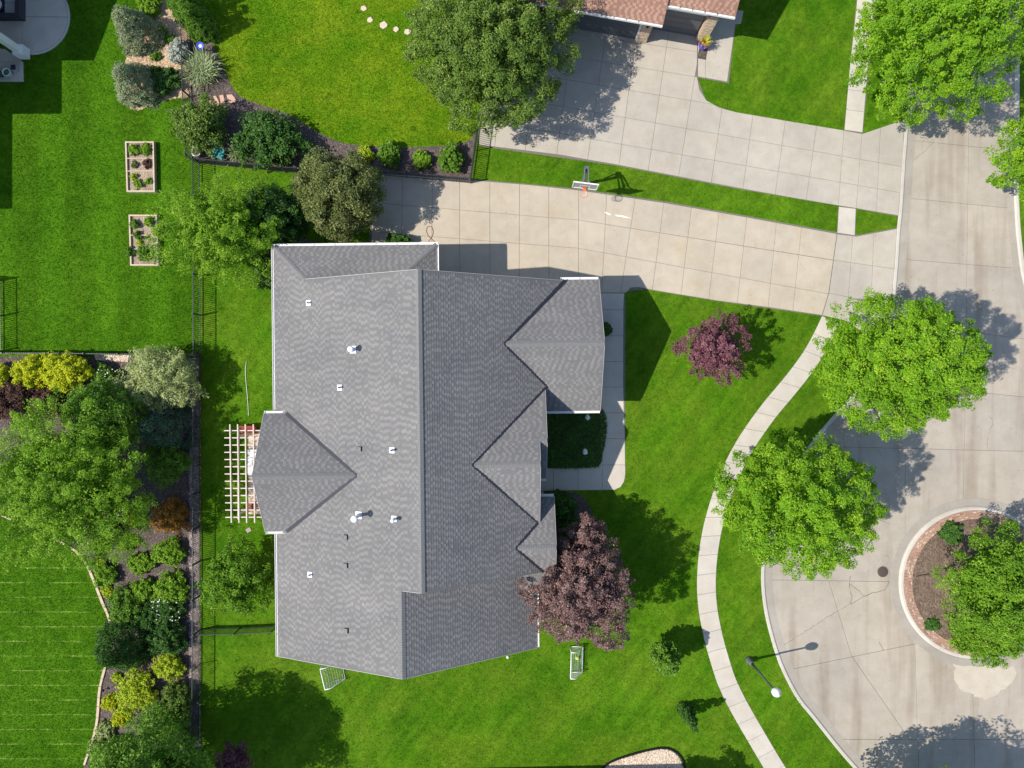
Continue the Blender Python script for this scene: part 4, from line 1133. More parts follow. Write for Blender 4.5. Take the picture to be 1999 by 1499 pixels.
tree('purple_leaf_tree', 'large purple leaved tree at the front corner of the house', 1133,1158, 4.4, 3.1,2.75,3.4, 'purple', 12, 420, 0.34, 95, 0.105, trunk_r=0.13, lump=0.2, upb=0.8, shoot=0.5, lobes=((0.45,2.9,-1.2,1.4,0.14),(0.3,1.6,-0.4,2.2,0.16)))
tree('purple_leaf_tree', 'small plum coloured tree on the front lawn', 1392,682, 3.0, 1.85,1.8,1.7, 'plum', 13, 180, 0.24, 75, 0.10, trunk_r=0.08, lump=0.34, shoot=0.9)
tree('willow_tree', 'large light green tree spreading over the western shrub border', 126,948, 4.6, 4.8,4.35,3.7, 'lime', 14, 560, 0.44, 90, 0.135, upb=0.8, trunk_r=0.2, lump=0.3, inner=0.35, shoot=0.9, aspect=0.42)
tree('border_tree', 'green tree behind the golden shrubs in the western border', 205,815, 3.0, 2.1,2.0,2.0, 'mid', 15, 260, 0.4, 65, 0.13, trunk_r=0.1)
tree('yard_tree', 'rounded green tree against the rear house wall', 468,1128, 2.6, 2.1,1.95,1.9, 'maple2', 16, 170, 0.36, 90, 0.12, trunk_r=0.09, lump=0.34, shoot=0.7)
tree('large_tree', 'green tree at the southern end of the shrub border shading the side lawn', 285,1565, 5.6, 4.0,3.6,4.0, 'mid', 17, 380, 0.65, 75, 0.17, trunk_r=0.2, lump=0.25)
tree('purple_leaf_tree', 'little purple tree in deep shade at the side lawn', 458,1484, 1.6, 0.95,0.95,0.9, 'plum', 18, 90, 0.22, 45, 0.11, trunk_r=0.05, lump=0.3)
tree('side_tree', 'tree south of the front lawn throwing shade beside the gravel bed', 1310,1640, 4.2, 2.0,2.0,2.4, 'mid', 19, 200, 0.45, 60, 0.16, trunk_r=0.1)
# silver shrub and conifers
shrub('pale silvery green willow shrub filling the fence corner', 312,742, 2.6, 3.4, 'pale', 20, ry=1.95, leaf=0.17, aspect=0.25, lump=0.26, cr=0.36, rnd=0.9, inner=0.25)
def conifer(label, px, py, r, h, mat, seed, name='spruce_tree', cr=None, leaf=0.13, n=220, nl=34, asp=0.32, cat='tree', **kw):
    loc = W(px, py, h*0.35); loc.z = 0
    t = thing(name, label, cat, loc)
    V, F, T = crown_np(seed, r, r, h*0.5, n, cr or r*0.2, nl, leaf, shape='cone', aspect=asp, flat=0.55, upb=0.4, outw=0.5, **kw)
    V[:,2] = np.maximum(V[:,2]+h*0.52, 0.03)
    stuff(mesh_obj('crown', np_mesh('crown', V, F, T), L[mat], t))
    mb = MB(); mb.tube([(0,0,-0.05),(0,0,h*0.5),(0,0,h*0.97)],[0.05*h**0.5,0.03*h**0.5,0.006],6); mb.build('trunk', M['bark'], t)
    return t
conifer('silvery blue spruce at the northern end of the wood chip bed', 262,54, 1.42, 3.1, 'blue', 21, n=280, nl=44)
conifer('silvery blue spruce at the southern end of the wood chip bed', 261,160, 1.4, 3.1, 'blue', 22, n=300, nl=44)
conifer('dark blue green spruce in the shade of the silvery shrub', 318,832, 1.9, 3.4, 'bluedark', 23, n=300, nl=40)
conifer('dark green conifer spilling over the edging of the striped lawn', 236,1262, 1.75, 3.2, 'deep', 24, n=300, nl=40, leaf=0.14, asp=0.45)
conifer('clipped narrow cone evergreen with its long shadow crossing the sidewalk', 1346,1400, 0.5, 3.3, 'deep', 25, name='cone_evergreen', n=170, nl=40, leaf=0.09, cr=0.12, asp=0.6)
shrub('upright pale green evergreen on the front lawn near the sidewalk', 1299,1283, 0.86, 3.8, 'mid', 26, leaf=0.12, cr=0.2, lump=0.2, name='upright_evergreen', cat='tree', shape='egg')
for i, (x, y) in enumerate(((345,-8),(367,16),(386,42))):
    conifer(['tallest arborvitae of the row, furthest from the bird bath','middle arborvitae of the hedge row','arborvitae at the hedge end beside the bird bath'][i], x, y, 0.95, 4.6-0.5*i, 'mid', 27+i, name='arborvitae', n=240, nl=40, leaf=0.10, cr=0.2, asp=0.5)
# north west bed
shrub('dark green shrub between blue spruce and fence', 322,157, 0.95, 0.9, 'deep', 31, ry=0.8)
shrub('white flowering shrub growing through the fence', 350,102, 0.62, 0.9, 'white', 32, leaf=0.09, ry=0.75)
shrub('bright green shrub at the top of the wood chip bed', 292,8, 0.75, 0.7, 'lime', 33)
shrub('grey green leafy bush over the fence corner', 392,243, 1.6, 2.6, 'dark', 34, leaf=0.13, lump=0.24, ry=1.75, inner=0.25)
shrub('tangled dark green bush behind the northern fence', 528,275, 2.25, 2.1, 'deep', 35, leaf=0.15, ry=1.6, lump=0.28)
shrub('small sprout growing in the wood chips', 305,112, 0.3, 0.25, 'mid', 36, leaf=0.09, dens=0.6)
shrub('low grassy tuft in the dark mulch by the spruce', 334,78, 0.25, 0.25, 'mid', 37, leaf=0.09, dens=0.6)
# round shrubs in the bed by the driveway fence
shrub('yellow green round shrub in the driveway bed', 713,302, 0.5, 0.6, 'gold', 41, leaf=0.1)
shrub('grey green shrub next to the yellow one in the driveway bed', 760,300, 0.68, 0.9, 'mid', 42, ry=0.75)
shrub('smallest light green shrub in the driveway bed', 824,312, 0.56, 0.6, 'lime', 43, leaf=0.1)
shrub('grey green shrub at the fence corner end of the driveway bed', 880,309, 0.72, 1.0, 'mid', 44, ry=0.86)
shrub('green shrub at the garage corner near the hose', 778,473, 0.85, 1.0, 'deep', 45, ry=0.5)
shrub('low green shrub under the olive green tree', 648,474, 0.7, 0.8, 'mid', 46)
shrub('dark shrub by the rear garage corner', 521,520, 0.8, 1.2, 'deep', 47, ry=1.4)
# golden and red shrubs of the western border
shrub('golden yellow shrub next to the reddish shrub', 62,728, 1.15, 1.5, 'yellow', 51, ry=1.0, lump=0.28, leaf=0.12)
shrub('large golden yellow shrub along the border fence', 130,724, 1.5, 1.7, 'yellow', 52, ry=1.2, lump=0.28, leaf=0.12)
shrub('yellow shrub cut by the end of the golden row', -8,735, 0.75, 1.3, 'yellow', 53, leaf=0.12)
shrub('brownish red shrub below the golden shrubs', 22,785, 1.5, 1.6, 'brownred', 54, ry=1.25, leaf=0.11)
shrub('dark red shrub between golden shrubs and light green tree', 92,785, 0.95, 1.3, 'brownred', 55, leaf=0.11)
shrub('green shrub dotted with white blossom near the silvery shrub', 205,740, 0.8, 0.9, 'mid', 56, leaf=0.12)
shrub('rounded mid green shrub beside the rock strip', 326,905, 1.35, 1.5, 'mid', 57, ry=1.3, leaf=0.11)
shrub('orange leaved shrub beside the rock strip', 334,1010, 1.2, 1.2, 'orange', 58, ry=1.05, leaf=0.11, dens=0.8)
shrub('yellow green plant tucked beside the orange shrub', 262,1012, 0.6, 0.6, 'gold', 59, leaf=0.11)
# lower border
LOW = [
 ('small green perennial at the top of the lower mulch bed',207,1040,0.75,0.7,'mid',None),
 ('light green mound in the open mulch',249,1060,0.5,0.45,'lime',None),
 ('low bright clump near the edging stones',196,1066,0.55,0.4,'lime',None),
 ('light green bushy perennial hugging the lawn edging',205,1124,0.72,0.6,'lime',None),
 ('wide leafy green perennial below the orange shrub',328,1078,0.95,0.8,'mid',0.75),
 ('bright green spreading perennial joined to the leafy one',275,1100,0.8,0.6,'lime',0.6),
 ('compact light green shrub midway down the border',281,1150,0.65,0.7,'lime',None),
 ('tall light green shrub against the rock strip',333,1150,1.0,1.0,'lime',1.0),
 ('green shrub bulging over the lawn edge',243,1184,1.0,1.0,'mid',0.95),
 ('dark shrub covered in white blossom',322,1196,1.05,0.9,'deep',0.85),
 ('dark green rounded shrub in the middle of the border',325,1245,1.05,1.3,'deep',0.95),
 ('dark glossy shrub beside the conifer',290,1215,0.8,1.0,'deep',0.7),
 ('yellow green shrub beside the fence in the lower border',330,1299,0.88,0.8,'gold',0.85),
 ('largest golden shrub in the lower border',267,1351,1.2,1.1,'gold',1.25),
 ('small golden dot of a plant in the mulch',230,1324,0.24,0.25,'gold',None),
 ('small golden mound nearest the edging',214,1373,0.42,0.4,'yellow',None),
 ('small golden mound beside the large green shrub',236,1402,0.46,0.4,'yellow',None),
 ('pale grey green mound by the edging',206,1426,0.52,0.4,'pale',None),
 ('large green shrub at the lower end of the border',318,1418,1.85,1.9,'mid',1.7),
 ('grey green shrub leaning on the fence at the border end',345,1365,0.9,1.3,'dark',0.8),
 ('green bush at the southern tip of the mulch bed',222,1486,1.6,1.3,'mid',1.1),
 ('low green shrub under the light green tree',212,975,0.8,0.7,'deep',None),
 ('pale sprout by the edging stones',194,1456,0.5,0.4,'pale',None),
 ('sparse weed in the open mulch',193,1098,0.25,0.2,'gold',None),
 ('tiny leafy weed near the bulging shrub',211,1156,0.3,0.25,'gold',None)]
for i, (lb, x, y, r, h, m_, ry) in enumerate(LOW):
    kk = 1.06 if y < 1165 else 1.1
    if y < 1165 and m_ == 'mid': m_ = 'lime'
    shrub(lb, x, y, r*kk, h, m_, 70+i, ry=(ry*kk if ry else None), leaf=0.11)
def blossoms(cx, cy, r, z, n, seed):
    rs = np.random.RandomState(seed); P = np.zeros((n,3)); c = W(cx, cy, z)
    P[:,0] = c.x+rs.uniform(-r,r,n); P[:,1] = c.y+rs.uniform(-r*0.8,r*0.8,n); P[:,2] = z+rs.uniform(-0.25,0.05,n)
    N = rs.normal(size=(n,3))*0.3+np.array([0,0,1]); N /= np.linalg.norm(N,axis=1)[:,None]
    V, F = leaf_np(P, N, np.full(n,0.10), np.full(n,0.09), rs); return V, F, rs.uniform(0,1,n)
for (cx, cy, r, z, n, nm) in ((322,1190,0.9,0.95,38,'dark shrub covered'),(205,738,0.7,0.95,28,'green shrub dotted')):
    par = [o for o in bpy.data.objects if o.name.startswith('shrub') and nm in o.get('label','')][0]
    V, F, T = blossoms(cx, cy, r, z, n, 5); V -= np.array(par.location)
    stuff(mesh_obj('blossom', np_mesh('blossom', V, F, T), L['flower'], par))
# front entry planting
shrub('dark shrub behind the purple tree by the front wall', 1098,985, 0.8, 0.9, 'deep', 110)
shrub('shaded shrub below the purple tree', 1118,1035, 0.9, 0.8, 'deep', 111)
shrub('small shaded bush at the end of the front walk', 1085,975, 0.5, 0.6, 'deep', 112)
shrub('potted looking plant against the garage front wall', 1180,642, 0.4, 0.8, 'deep', 113, leaf=0.1)
rs = np.random.RandomState(7)
bp = [W2(p) for p in BED_E]; bx = np.array(bp)
Pp = np.stack([rs.uniform(bx[:,0].min(),bx[:,0].max(),9000), rs.uniform(bx[:,1].min(),bx[:,1].max(),9000)],1)
Pp = Pp[in_poly(Pp, bp)]
n = len(Pp); P3 = np.column_stack([Pp, 0.16+0.14*np.sin(Pp[:,0]*3.1)*np.cos(Pp[:,1]*2.7)+rs.uniform(-0.08,0.08,n)])
Nn = rs.normal(size=(n,3))*0.45+np.array([0,0,1]); Nn /= np.linalg.norm(Nn,axis=1)[:,None]
V, F = leaf_np(P3, Nn, rs.uniform(0.08,0.16,n), rs.uniform(0.06,0.11,n), rs)
gc = stuff(mesh_obj('ground_cover', np_mesh('ground_cover', V, F, np.clip(rs.normal(0.45,0.25,n),0,1)), L['deep']))
tag(gc, 'dense dark ground cover in the shaded bed by the front walk', 'ground cover')
def rock(label, px, py, r, h, mat, seed, name='rock', cat='rock', z0=0.0, group=None):
    rs = random.Random(seed); bm = bmesh.new(); bmesh.ops.create_icosphere(bm, subdivisions=2, radius=1)
    for v in bm.verts:
        k = 1+0.22*math.sin(3*v.co.x+seed)+0.15*math.sin(5*v.co.y+2*seed)
        v.co = Vector((v.co.x*r*k, v.co.y*r*k*0.85, v.co.z*h*0.5+h*0.5-0.02))
    me = bpy.data.meshes.new(name); bm.to_mesh(me); bm.free()
    loc = W(px, py); loc.z = z0
    return tag(mesh_obj(name, me, mat, None, loc), label, cat, group)
rock('pale boulder in the ground cover near the garage gutter', 1146,815, 0.21, 0.5, M['white'], 1)
rock('pale boulder in the ground cover near the front walk corner', 1142,882, 0.21, 0.5, M['white'], 2)

# ornamental grass clump
def grass_clump(label, px, py, r, h, seed, mat='blade', n=230, w=0.035):
    rs = np.random.RandomState(seed); loc = W(px, py, 0.4); loc.z = 0
    t = thing('ornamental_grass', label, 'grass clump', loc)
    V = []; F = []; T = []
    for i in range(n):
        a = rs.uniform(0,2*np.pi); rr = r*rs.uniform(0.5,1.1); hh = h*rs.uniform(0.6,1.1); b = len(V); w_ = w*rs.uniform(0.6,1.2)
        d = np.array([math.cos(a),math.sin(a),0]); s_ = np.array([-math.sin(a),math.cos(a),0])*w_; st = d*rs.uniform(0,0.25*r)+np.append(rs.normal(0,0.28*r,2),0)
        for k in range(5):
            q = k/4; p = st+d*rr*q**1.2+np.array([0,0,hh*math.sin(q*2.2)*0.95+0.02]); ww = s_*(1-q*0.9)
            V += [p-ww, p+ww]
        for k in range(4): F.append((b+2*k,b+2*k+1,b+2*k+3,b+2*k+2)); T.append(rs.uniform(0,1))
    stuff(mesh_obj('blades', np_mesh('blades', np.array(V), np.array(F), np.array(T)), L[mat], t))
    return t
grass_clump('pale striped ornamental grass fountain on the dark mulch', 396,138, 1.05, 0.9, 3, n=520)
grass_clump('pale feathery grass behind the teal chair', 462,300, 0.55, 0.8, 4, n=120)
grass_clump('low grass tuft in front of the blue spruce', 318,60, 0.35, 0.4, 8, mat='mid', n=60)

# ================================================================== STONES, EDGING, GRAVEL
def stones_mesh(poly_px, n, smin, smax, seed, z=0.02, hk=0.5):
    rs = np.random.RandomState(seed); p = [W2(q) for q in poly_px]; b = np.array(p)
    P = np.stack([rs.uniform(b[:,0].min(),b[:,0].max(),n), rs.uniform(b[:,1].min(),b[:,1].max(),n)],1); P = P[in_poly(P,p)]
    m = len(P); s_ = rs.uniform(smin,smax,m); a = rs.uniform(0,6.28,m)
    tpl = np.array([(1,0,0.1),(0.3,0.9,0.15),(-0.8,0.6,0.1),(-0.9,-0.5,0.12),(0.2,-0.95,0.1),(0.35,0.3,1),(-0.4,0.1,0.95),(0.1,-0.45,0.9)])
    fc = np.array([(0,1,5),(1,6,5),(1,2,6),(2,3,6),(3,7,6),(3,4,7),(4,0,7),(0,5,7),(5,6,7)])
    V = tpl[None]*s_[:,None,None]*np.array([1,1,hk]); ca, sa = np.cos(a)[:,None], np.sin(a)[:,None]
    X = V[:,:,0]*ca-V[:,:,1]*sa; Y = V[:,:,0]*sa+V[:,:,1]*ca
    X += P[:,0:1]; Y += P[:,1:2]; Z = V[:,:,2]+z
    Vv = np.stack([X,Y,Z],2).reshape(-1,3); F = (fc[None]+8*np.arange(m)[:,None,None]).reshape(-1,3)
    return np_mesh('stones', Vv, F, np.repeat(rs.uniform(0,1,m),len(fc)))
def stone_mat(name, a, b, c):
    t = NT(name); t.color(t.ramp(t.attr('tint'), [(0.0,a),(0.5,b),(1.0,c)])); t.p.inputs['Roughness'].default_value = 0.9; return t.m
M['pebble'] = stone_mat('mixed pebbles', (0.13,0.10,0.095), (0.25,0.195,0.18), (0.46,0.38,0.35))
M['pebble_t'] = stone_mat('tan pebbles', (0.40,0.29,0.20), (0.58,0.46,0.35), (0.78,0.68,0.58))
M['chip'] = stone_mat('mulch chips', (0.055,0.040,0.036), (0.125,0.094,0.084), (0.24,0.185,0.165))
M['chip_t'] = stone_mat('tan chips', (0.30,0.19,0.11), (0.50,0.35,0.22), (0.72,0.55,0.38))
tag(stuff(mesh_obj('gravel', stones_mesh(ROCK, 11000, 0.03,0.085, 1), M['pebble'])), 'mixed grey pink rock strip below the long fence', 'gravel')
tag(stuff(mesh_obj('gravel', stones_mesh(BED_S, 6500, 0.025,0.07, 2), M['pebble_t'])), 'tan gravel in the curved bed at the south lawn', 'gravel')
tag(stuff(mesh_obj('gravel', stones_mesh([(185,694),(252,694),(250,706),(190,702)], 900, 0.03,0.08, 3), M['pebble_t'])), 'pale stones under the fence by the silvery shrub', 'gravel')
tag(stuff(mesh_obj('mulch_chips', stones_mesh(BED_SW, 16000, 0.02,0.07, 4, 0.012, 0.3), M['chip'])), 'dark wood mulch covering the western shrub border', 'mulch')
tag(stuff(mesh_obj('mulch_chips', stones_mesh(BED_N, 9000, 0.02,0.06, 5, 0.012, 0.3), M['chip'])), 'dark mulch of the path and driveway bed', 'mulch')
tag(stuff(mesh_obj('wood_chips', stones_mesh(BED_NW, 6000, 0.02,0.07, 6, 0.014, 0.3), M['chip_t'])), 'tan wood chips around the blue spruces', 'wood chips')
ed = smooth_line([(1150,1530),(1186,1491),(1238,1471),(1290,1459.5),(1314,1464),(1330,1478),(1338,1500),(1340,1540)], 10)
edg = sweep('bed_edging', ed, [(0.06,0.0),(0.06,0.09),(-0.06,0.09),(-0.06,0.0)], M['black'], None)
tag(edg, 'dark curved edging around the tan gravel bed', 'edging')
# stone edging along the striped lawn
e_root = thing('stone_edging', 'pale stone edging between the striped lawn and the mulch border', 'edging', W(*SW_EDGE[8]))
r_ = random.Random(4)
el = [p for p in smooth_line(SW_EDGE, 4) if 1000 < p[1] < 1505]
acc = 0; last = el[0]; seg = [el[0]]
for p in el[1:]:
    seg.append(p)
    if math.hypot(p[0]-seg[0][0], p[1]-seg[0][1]) > r_.uniform(11,17):
        a = W(*seg[0])-e_root.location; b = W(*seg[-1])-e_root.location; d = (b-a).normalized()
        k = MB(); k.bar(a+d*0.015+Vector((0,0,0.04)), b-d*0.015+Vector((0,0,0.04+r_.uniform(-0.008,0.012))), 0.15+r_.uniform(-0.02,0.02), 0.10); k.build('edging_stone', M['stone_tan'], e_root)
        seg = [p]
# stepping stones
def flag(label, px, py, pts, name='stepping_stone', mat=None, z=0.015, group=None):
    c = W(px, py); poly = [((x)/PXM, -y/PXM) for x, y in pts]
    poly = ccw(poly); q = inset(poly, 0.015); n = len(poly)
    me = bpy.data.meshes.new(name); me.from_pydata([(x,y,-0.02) for x,y in poly]+[(x,y,0.03) for x,y in poly]+[(x,y,0.042) for x,y in q], [],
        [(i,(i+1)%n,n+(i+1)%n,n+i) for i in range(n)]+[(n+i,n+(i+1)%n,2*n+(i+1)%n,2*n+i) for i in range(n)]+[tuple(range(2*n,3*n))])
    tag(mesh_obj(name, me, mat or M['flag'], None, (c.x,c.y,z)), label, 'stepping stone', group)
G_ = 'stepping stones set in the northern lawn'
lb = ['stepping stone at the far end of the lawn trail','small stepping stone second along the lawn trail','largest squarish stepping stone in the lawn trail','small stepping stone between the large one and the tree','stepping stone half under the shade tree edge']
for (x, y, s_), t_ in zip(((711,17,6.5),(723,40,6),(749,50,7.5),(774,58,5.5),(796,63,6.5)), lb):
    r_ = random.Random(int(x)); flag(t_, x, y, [(s_*(0.8+0.35*r_.random())*math.cos(a), s_*(0.8+0.35*r_.random())*math.sin(a)) for a in np.linspace(0.4,6.1,6)], mat=M['deck'])
flag('narrow pink flagstone next to the fence', 415,200, [(-5,-6),(0,-3),(6,10),(0,11),(-6,0)])
flag('long pointed pink flagstone in the mulch path', 422,198, [(-4,-10),(1,-10),(7,2),(6,11),(1,10),(-5,-1)])
flag('rectangular pink flagstone in the mulch path', 434,195, [(-5,-8),(3,-9),(7,6),(-1,9)])
flag('broad pink flagstone at the lawn edge', 452,194, [(-9,-8),(2,-9),(10,1),(9,7),(-4,8)])

# ================================================================== ISLAND
IC = (1905,1138); ic = W2(IC)
isl = thing('traffic_island', 'round brick edged island in the cul-de-sac', 'island', (ic[0],ic[1],-0.06))
def ringmesh(name, prof, mat, par, n=96):
    vs = []; fs = []; m = len(prof)
    for i in range(n):
        a = 2*math.pi*i/n
        for r, z in prof: vs.append((r*math.cos(a), r*math.sin(a), z))
    for i in range(n):
        for k in range(m-1):
            j = (i+1)%n; fs.append((i*m+k, j*m+k, j*m+k+1, i*m+k+1))
    me = bpy.data.meshes.new(name); me.from_pydata(vs, [], fs); me.update()
    bm = bmesh.new(); bm.from_mesh(me); bmesh.ops.recalc_face_normals(bm, faces=bm.faces); bm.to_mesh(me); bm.free()
    return mesh_obj(name, me, mat, par)
ringmesh('gutter', [(5.52,-0.03),(5.50,0.012),(5.02,0.02),(4.98,-0.03)], M['gutter'], isl)
ringmesh('curb', [(5.0,-0.02),(4.97,0.06),(4.88,0.14),(4.74,0.15),(4.72,0.0)], M['curb'], isl)
k = MB(); k.lathe([(4.73,0.0),(4.73,0.115),(4.16,0.115),(4.14,0.0)], 96); k.build('mortar_bed', M['curb'], isl)
r_ = random.Random(9); V = []; F = []; T = []
for row in range(6):
    r0 = 4.165+row*0.094; r1 = r0+0.084; nb = int(2*math.pi*r0/0.215); ph = 0.5*(row%2)
    for i in range(nb):
        a0 = 2*math.pi*(i+ph)/nb+0.0022; a1 = 2*math.pi*(i+1+ph)/nb-0.0022; zt = 0.15+r_.uniform(-0.006,0.006); b = len(V); am = (a0+a1)/2
        for z in (0.1, zt):
            for rr, aa in ((r0,a0),(r1,a0),(r1,am),(r1,a1),(r0,a1),(r0,am)): V.append((rr*math.cos(aa),rr*math.sin(aa),z))
        t_ = min(1,max(0,r_.gauss(0.5,0.2)))
        F += [(b+6,b+7,b+8,b+11),(b+11,b+8,b+9,b+10),(b+0,b+1,b+7,b+6),(b+1,b+2,b+8,b+7),(b+2,b+3,b+9,b+8),(b+3,b+4,b+10,b+9),(b+4,b+5,b+11,b+10),(b+5,b+0,b+6,b+11)]; T += [t_]*8
stuff(mesh_obj('bricks', np_mesh('bricks', np.array(V), np.array(F), np.array(T)), M['brick'], isl))
k = MB(); nr = 48
vs = [(0,0,0.24)]+[(r*math.cos(2*math.pi*i/nr), r*math.sin(2*math.pi*i/nr), z) for r, z in ((2.2,0.20),(4.15,0.11)) for i in range(nr)]
k.add(vs, [(0,1+i,1+(i+1)%nr) for i in range(nr)]+[(1+i,1+nr+i,1+nr+(i+1)%nr,1+(i+1)%nr) for i in range(nr)], True); k.build('soil', M['soil'], isl)
k = MB(); k.tube([(0,0,0),(0.35,0.12,0.03),(0.85,0.2,0.02)],[0.03,0.025,0.012],6); st_ = k.build('fallen_stick', M['bark'], None, W(1786,1126)+Vector((0,0,0.16))); tag(st_, 'dark fallen stick lying on the island soil', 'stick')
# sandy patch on the street
sp_ = smooth_line([(1853,1298),(1870,1290),(1900,1287),(1940,1290),(1975,1296),(1986,1310),(1980,1330),(1960,1350),(1940,1362),(1915,1368),(1890,1362),(1872,1352),(1860,1330),(1853,1298)], 7)
r_ = random.Random(2); pts = [W2((1918+(x-1918)*0.9+r_.uniform(-9,9), 1326+(y-1326)*0.9+r_.uniform(-6,6))) for x, y in sp_[:-1]]; cx_, cy_ = cen(pts)
k = MB(); n = len(pts); vs = [(0,0,0.015)]
base_ = [W2((1918+(x-1918)*0.9, 1326+(y-1326)*0.9)) for x, y in sp_[:-1]]
for f_, z, src in ((0.35,0.014,base_),(0.7,0.012,base_),(1.0,0.004,pts)):
    vs += [((x-cx_)*f_, (y-cy_)*f_, z+(r_.uniform(-0.003,0.003) if f_ < 1 else 0)) for x, y in src]
k.add(vs, [(0,1+i,1+(i+1)%n) for i in range(n)]+[(1+q*n+i,1+(q+1)*n+i,1+(q+1)*n+(i+1)%n,1+q*n+(i+1)%n) for q in (0,1) for i in range(n)], True)
tag(k.build('sand_patch', M['sand'], None, (cx_,cy_,-0.06)), 'pale washed sand patch on the street below the island', 'sand')
# manholes
def manhole(label, px, py, r, mat, seed):
    t = thing('manhole_cover', label, 'manhole', W(px,py)+Vector((0,0,-0.06)))
    k = MB(); k.lathe([(r*1.12,-0.02),(r*1.12,0.006),(r*1.0,0.006),(r*0.99,-0.005)], 28); k.build('frame', M['gutter'], t)
    k = MB(); k.lathe([(r*0.97,-0.01),(r*0.97,0.010),(r*0.94,0.014)], 28)
    for i in range(7):
        y = -r*0.75+i*r*0.25; w = math.sqrt(max(0,(r*0.88)**2-y*y)); k.box((-w,y-0.012,0.0142),(w,y+0.012,0.02))
    k.build('lid', mat, t)
manhole('round rusty manhole cover in the street beside the island', 1725,1117, 0.36, M['iron'], 1)
k = MB(); k.lathe([(0.30,-0.004),(0.30,0.004),(0.28,0.007)], 20); tag(k.build('utility_lid', M['gutter'], None, W(1729,1093)+Vector((0,0,-0.06))), 'grey round concrete patch above the rusty manhole', 'utility lid')

# ================================================================== THINGS
# --- pergola
pg = thing('pergola', 'pale timber pergola grid at the rear of the house', 'pergola', W(470,925)+Vector((0,0,0)))
po = pg.location.copy()
pz = 2.9
def Wl(px, py, z): return W(px, py, z)-po
ys = np.linspace(841,1010,13)
for y in ys:
    k = MB(); a = Wl(438.5+(y-841)*0.014, y, pz); b = Wl(520, y-0.3, pz); k.bar(a, b, 0.06, 0.09); k.build('rafter', M['pergola'], pg)
for x in (450.5,465.5,480.5,496):
    k = MB(); a = Wl(x-1, 828.5, pz+0.09); b = Wl(x+1.8, 1021, pz+0.09); k.bar(a, b, 0.06, 0.085); k.build('purlin', M['pergola'], pg)
for y in (852,1003):
    b = Wl(466, y, pz-0.05); k = MB(); k.box((b.x-0.08,b.y-0.08,0.0),(b.x+0.08,b.y+0.08,pz-0.17)); k.build('post', M['pergola'], pg)
for x in (466.0,):
    a = Wl(x, 836, pz-0.11); b = Wl(x, 1014, pz-0.11); k = MB(); k.bar(a, b, 0.07, 0.12); k.build('beam', M['pergola'], pg)
# patio under it
pdeck = structure(sheet('patio', [(486,842),(545,842),(545,1004),(486,1004)], 0.015, M['joint']))
slabs(pdeck, cut(cut([[(486,842),(545,842),(545,1004),(486,1004)]], (400,890),(600,890)), (400,950),(600,950)), 0.06, 0.05, M['deck'])
chm = MB(); c = W(492,838); chm.box((-0.55,-0.25,0.02),(0.35,0.25,0.42)); chm.box((-0.55,0.16,0.421),(0.35,0.25,0.85)); tag(chm.build('garden_bench', M['redwood'], None, c), 'dark red bench at the corner of the pergola', 'bench')
tb = thing('patio_table', 'grey patio table partly hidden below the rear gable', 'table', W(508,900)+Vector((0,0,0.06)))
k = MB(); k.box((-0.5,-0.8,0.70),(0.5,0.8,0.74)); k.build('tabletop', M['steel'], tb)
for x in (-0.42,0.42):
    for y in (-0.7,0.7): k = MB(); k.box((x-0.03,y-0.03,0),(x+0.03,y+0.03,0.70)); k.build('leg', M['steel'], tb)
bs = thing('patio_chair', 'red slatted patio chair at the southern end of the pergola', 'chair', W(494,988)+Vector((0,0,0.06)), 0.2)
for i in range(5): k = MB(); k.box((-0.28,-0.28+i*0.115,0.40),(0.28,-0.28+i*0.115+0.09,0.43)); k.build('slat', M['redwood'], bs)
for x in (-0.26,0.26):
    for y in (-0.25,0.25): k = MB(); k.box((x-0.02,y-0.02,0),(x+0.02,y+0.02,0.40)); k.build('leg', M['redwood'], bs)
k = MB(); k.box((0.25,-0.28,0.43),(0.29,0.28,0.85)); k.build('backrest', M['redwood'], bs)

# --- basketball hoop
hb = thing('basketball_hoop', 'in-ground basketball hoop with grey board beside the beige driveway', 'basketball hoop', W(1136,361), -0.12)
k = MB(); k.box((-0.075,-0.075,0.0),(0.075,0.075,2.9)); k.build('pole', M['post'], hb)
k = MB(); k.box((-0.16,-0.16,0.0),(0.16,0.16,0.03)); k.build('base_plate', M['steel'], hb)
for s_ in (-1,1):
    k = MB(); k.bar((0.11*s_,0.28,2.78),(0.13*s_,-0.78,3.15),0.05,0.09); k.bar((0.13*s_,-0.78,3.15),(0.36*s_,-1.0,3.2),0.04,0.06); k.build('lower_arm', M['post'], hb)
    k = MB(); k.bar((0.11*s_,0.12,2.95),(0.13*s_,-0.78,3.55),0.05,0.09); k.bar((0.13*s_,-0.78,3.55),(0.36*s_,-1.0,3.72),0.04,0.06); k.build('upper_arm', M['steel'], hb)
k = MB(); k.bar((0,0.28,2.75),(0,0.1,1.7),0.06,0.05); k.box((-0.14,0.05,2.70),(0.14,0.34,2.84)); k.build('height_adjuster', M['post'], hb)
k = MB(); k.box((-0.72,-1.05,2.92),(0.72,-1.03,3.97)); bd = k.build('backboard', M['acrylic'], hb)
k = MB()
for lo, hi in (((-0.76,-1.075,2.88),(0.76,-1.005,2.93)),((-0.76,-1.075,3.96),(0.76,-1.005,4.01)),((-0.76,-1.075,2.931),(-0.71,-1.005,3.959)),((0.71,-1.075,2.931),(0.76,-1.005,3.959))): k.box(lo, hi)
k.build('board_frame', M['white_metal'], bd)
k = MB()
for lo, hi in (((-0.30,-1.056,3.06),(-0.25,-1.051,3.50)),((0.25,-1.056,3.06),(0.30,-1.051,3.50)),((-0.249,-1.056,3.45),(0.249,-1.051,3.50))): k.box(lo, hi)
k.build('shooter_square', M['white_metal'], bd)
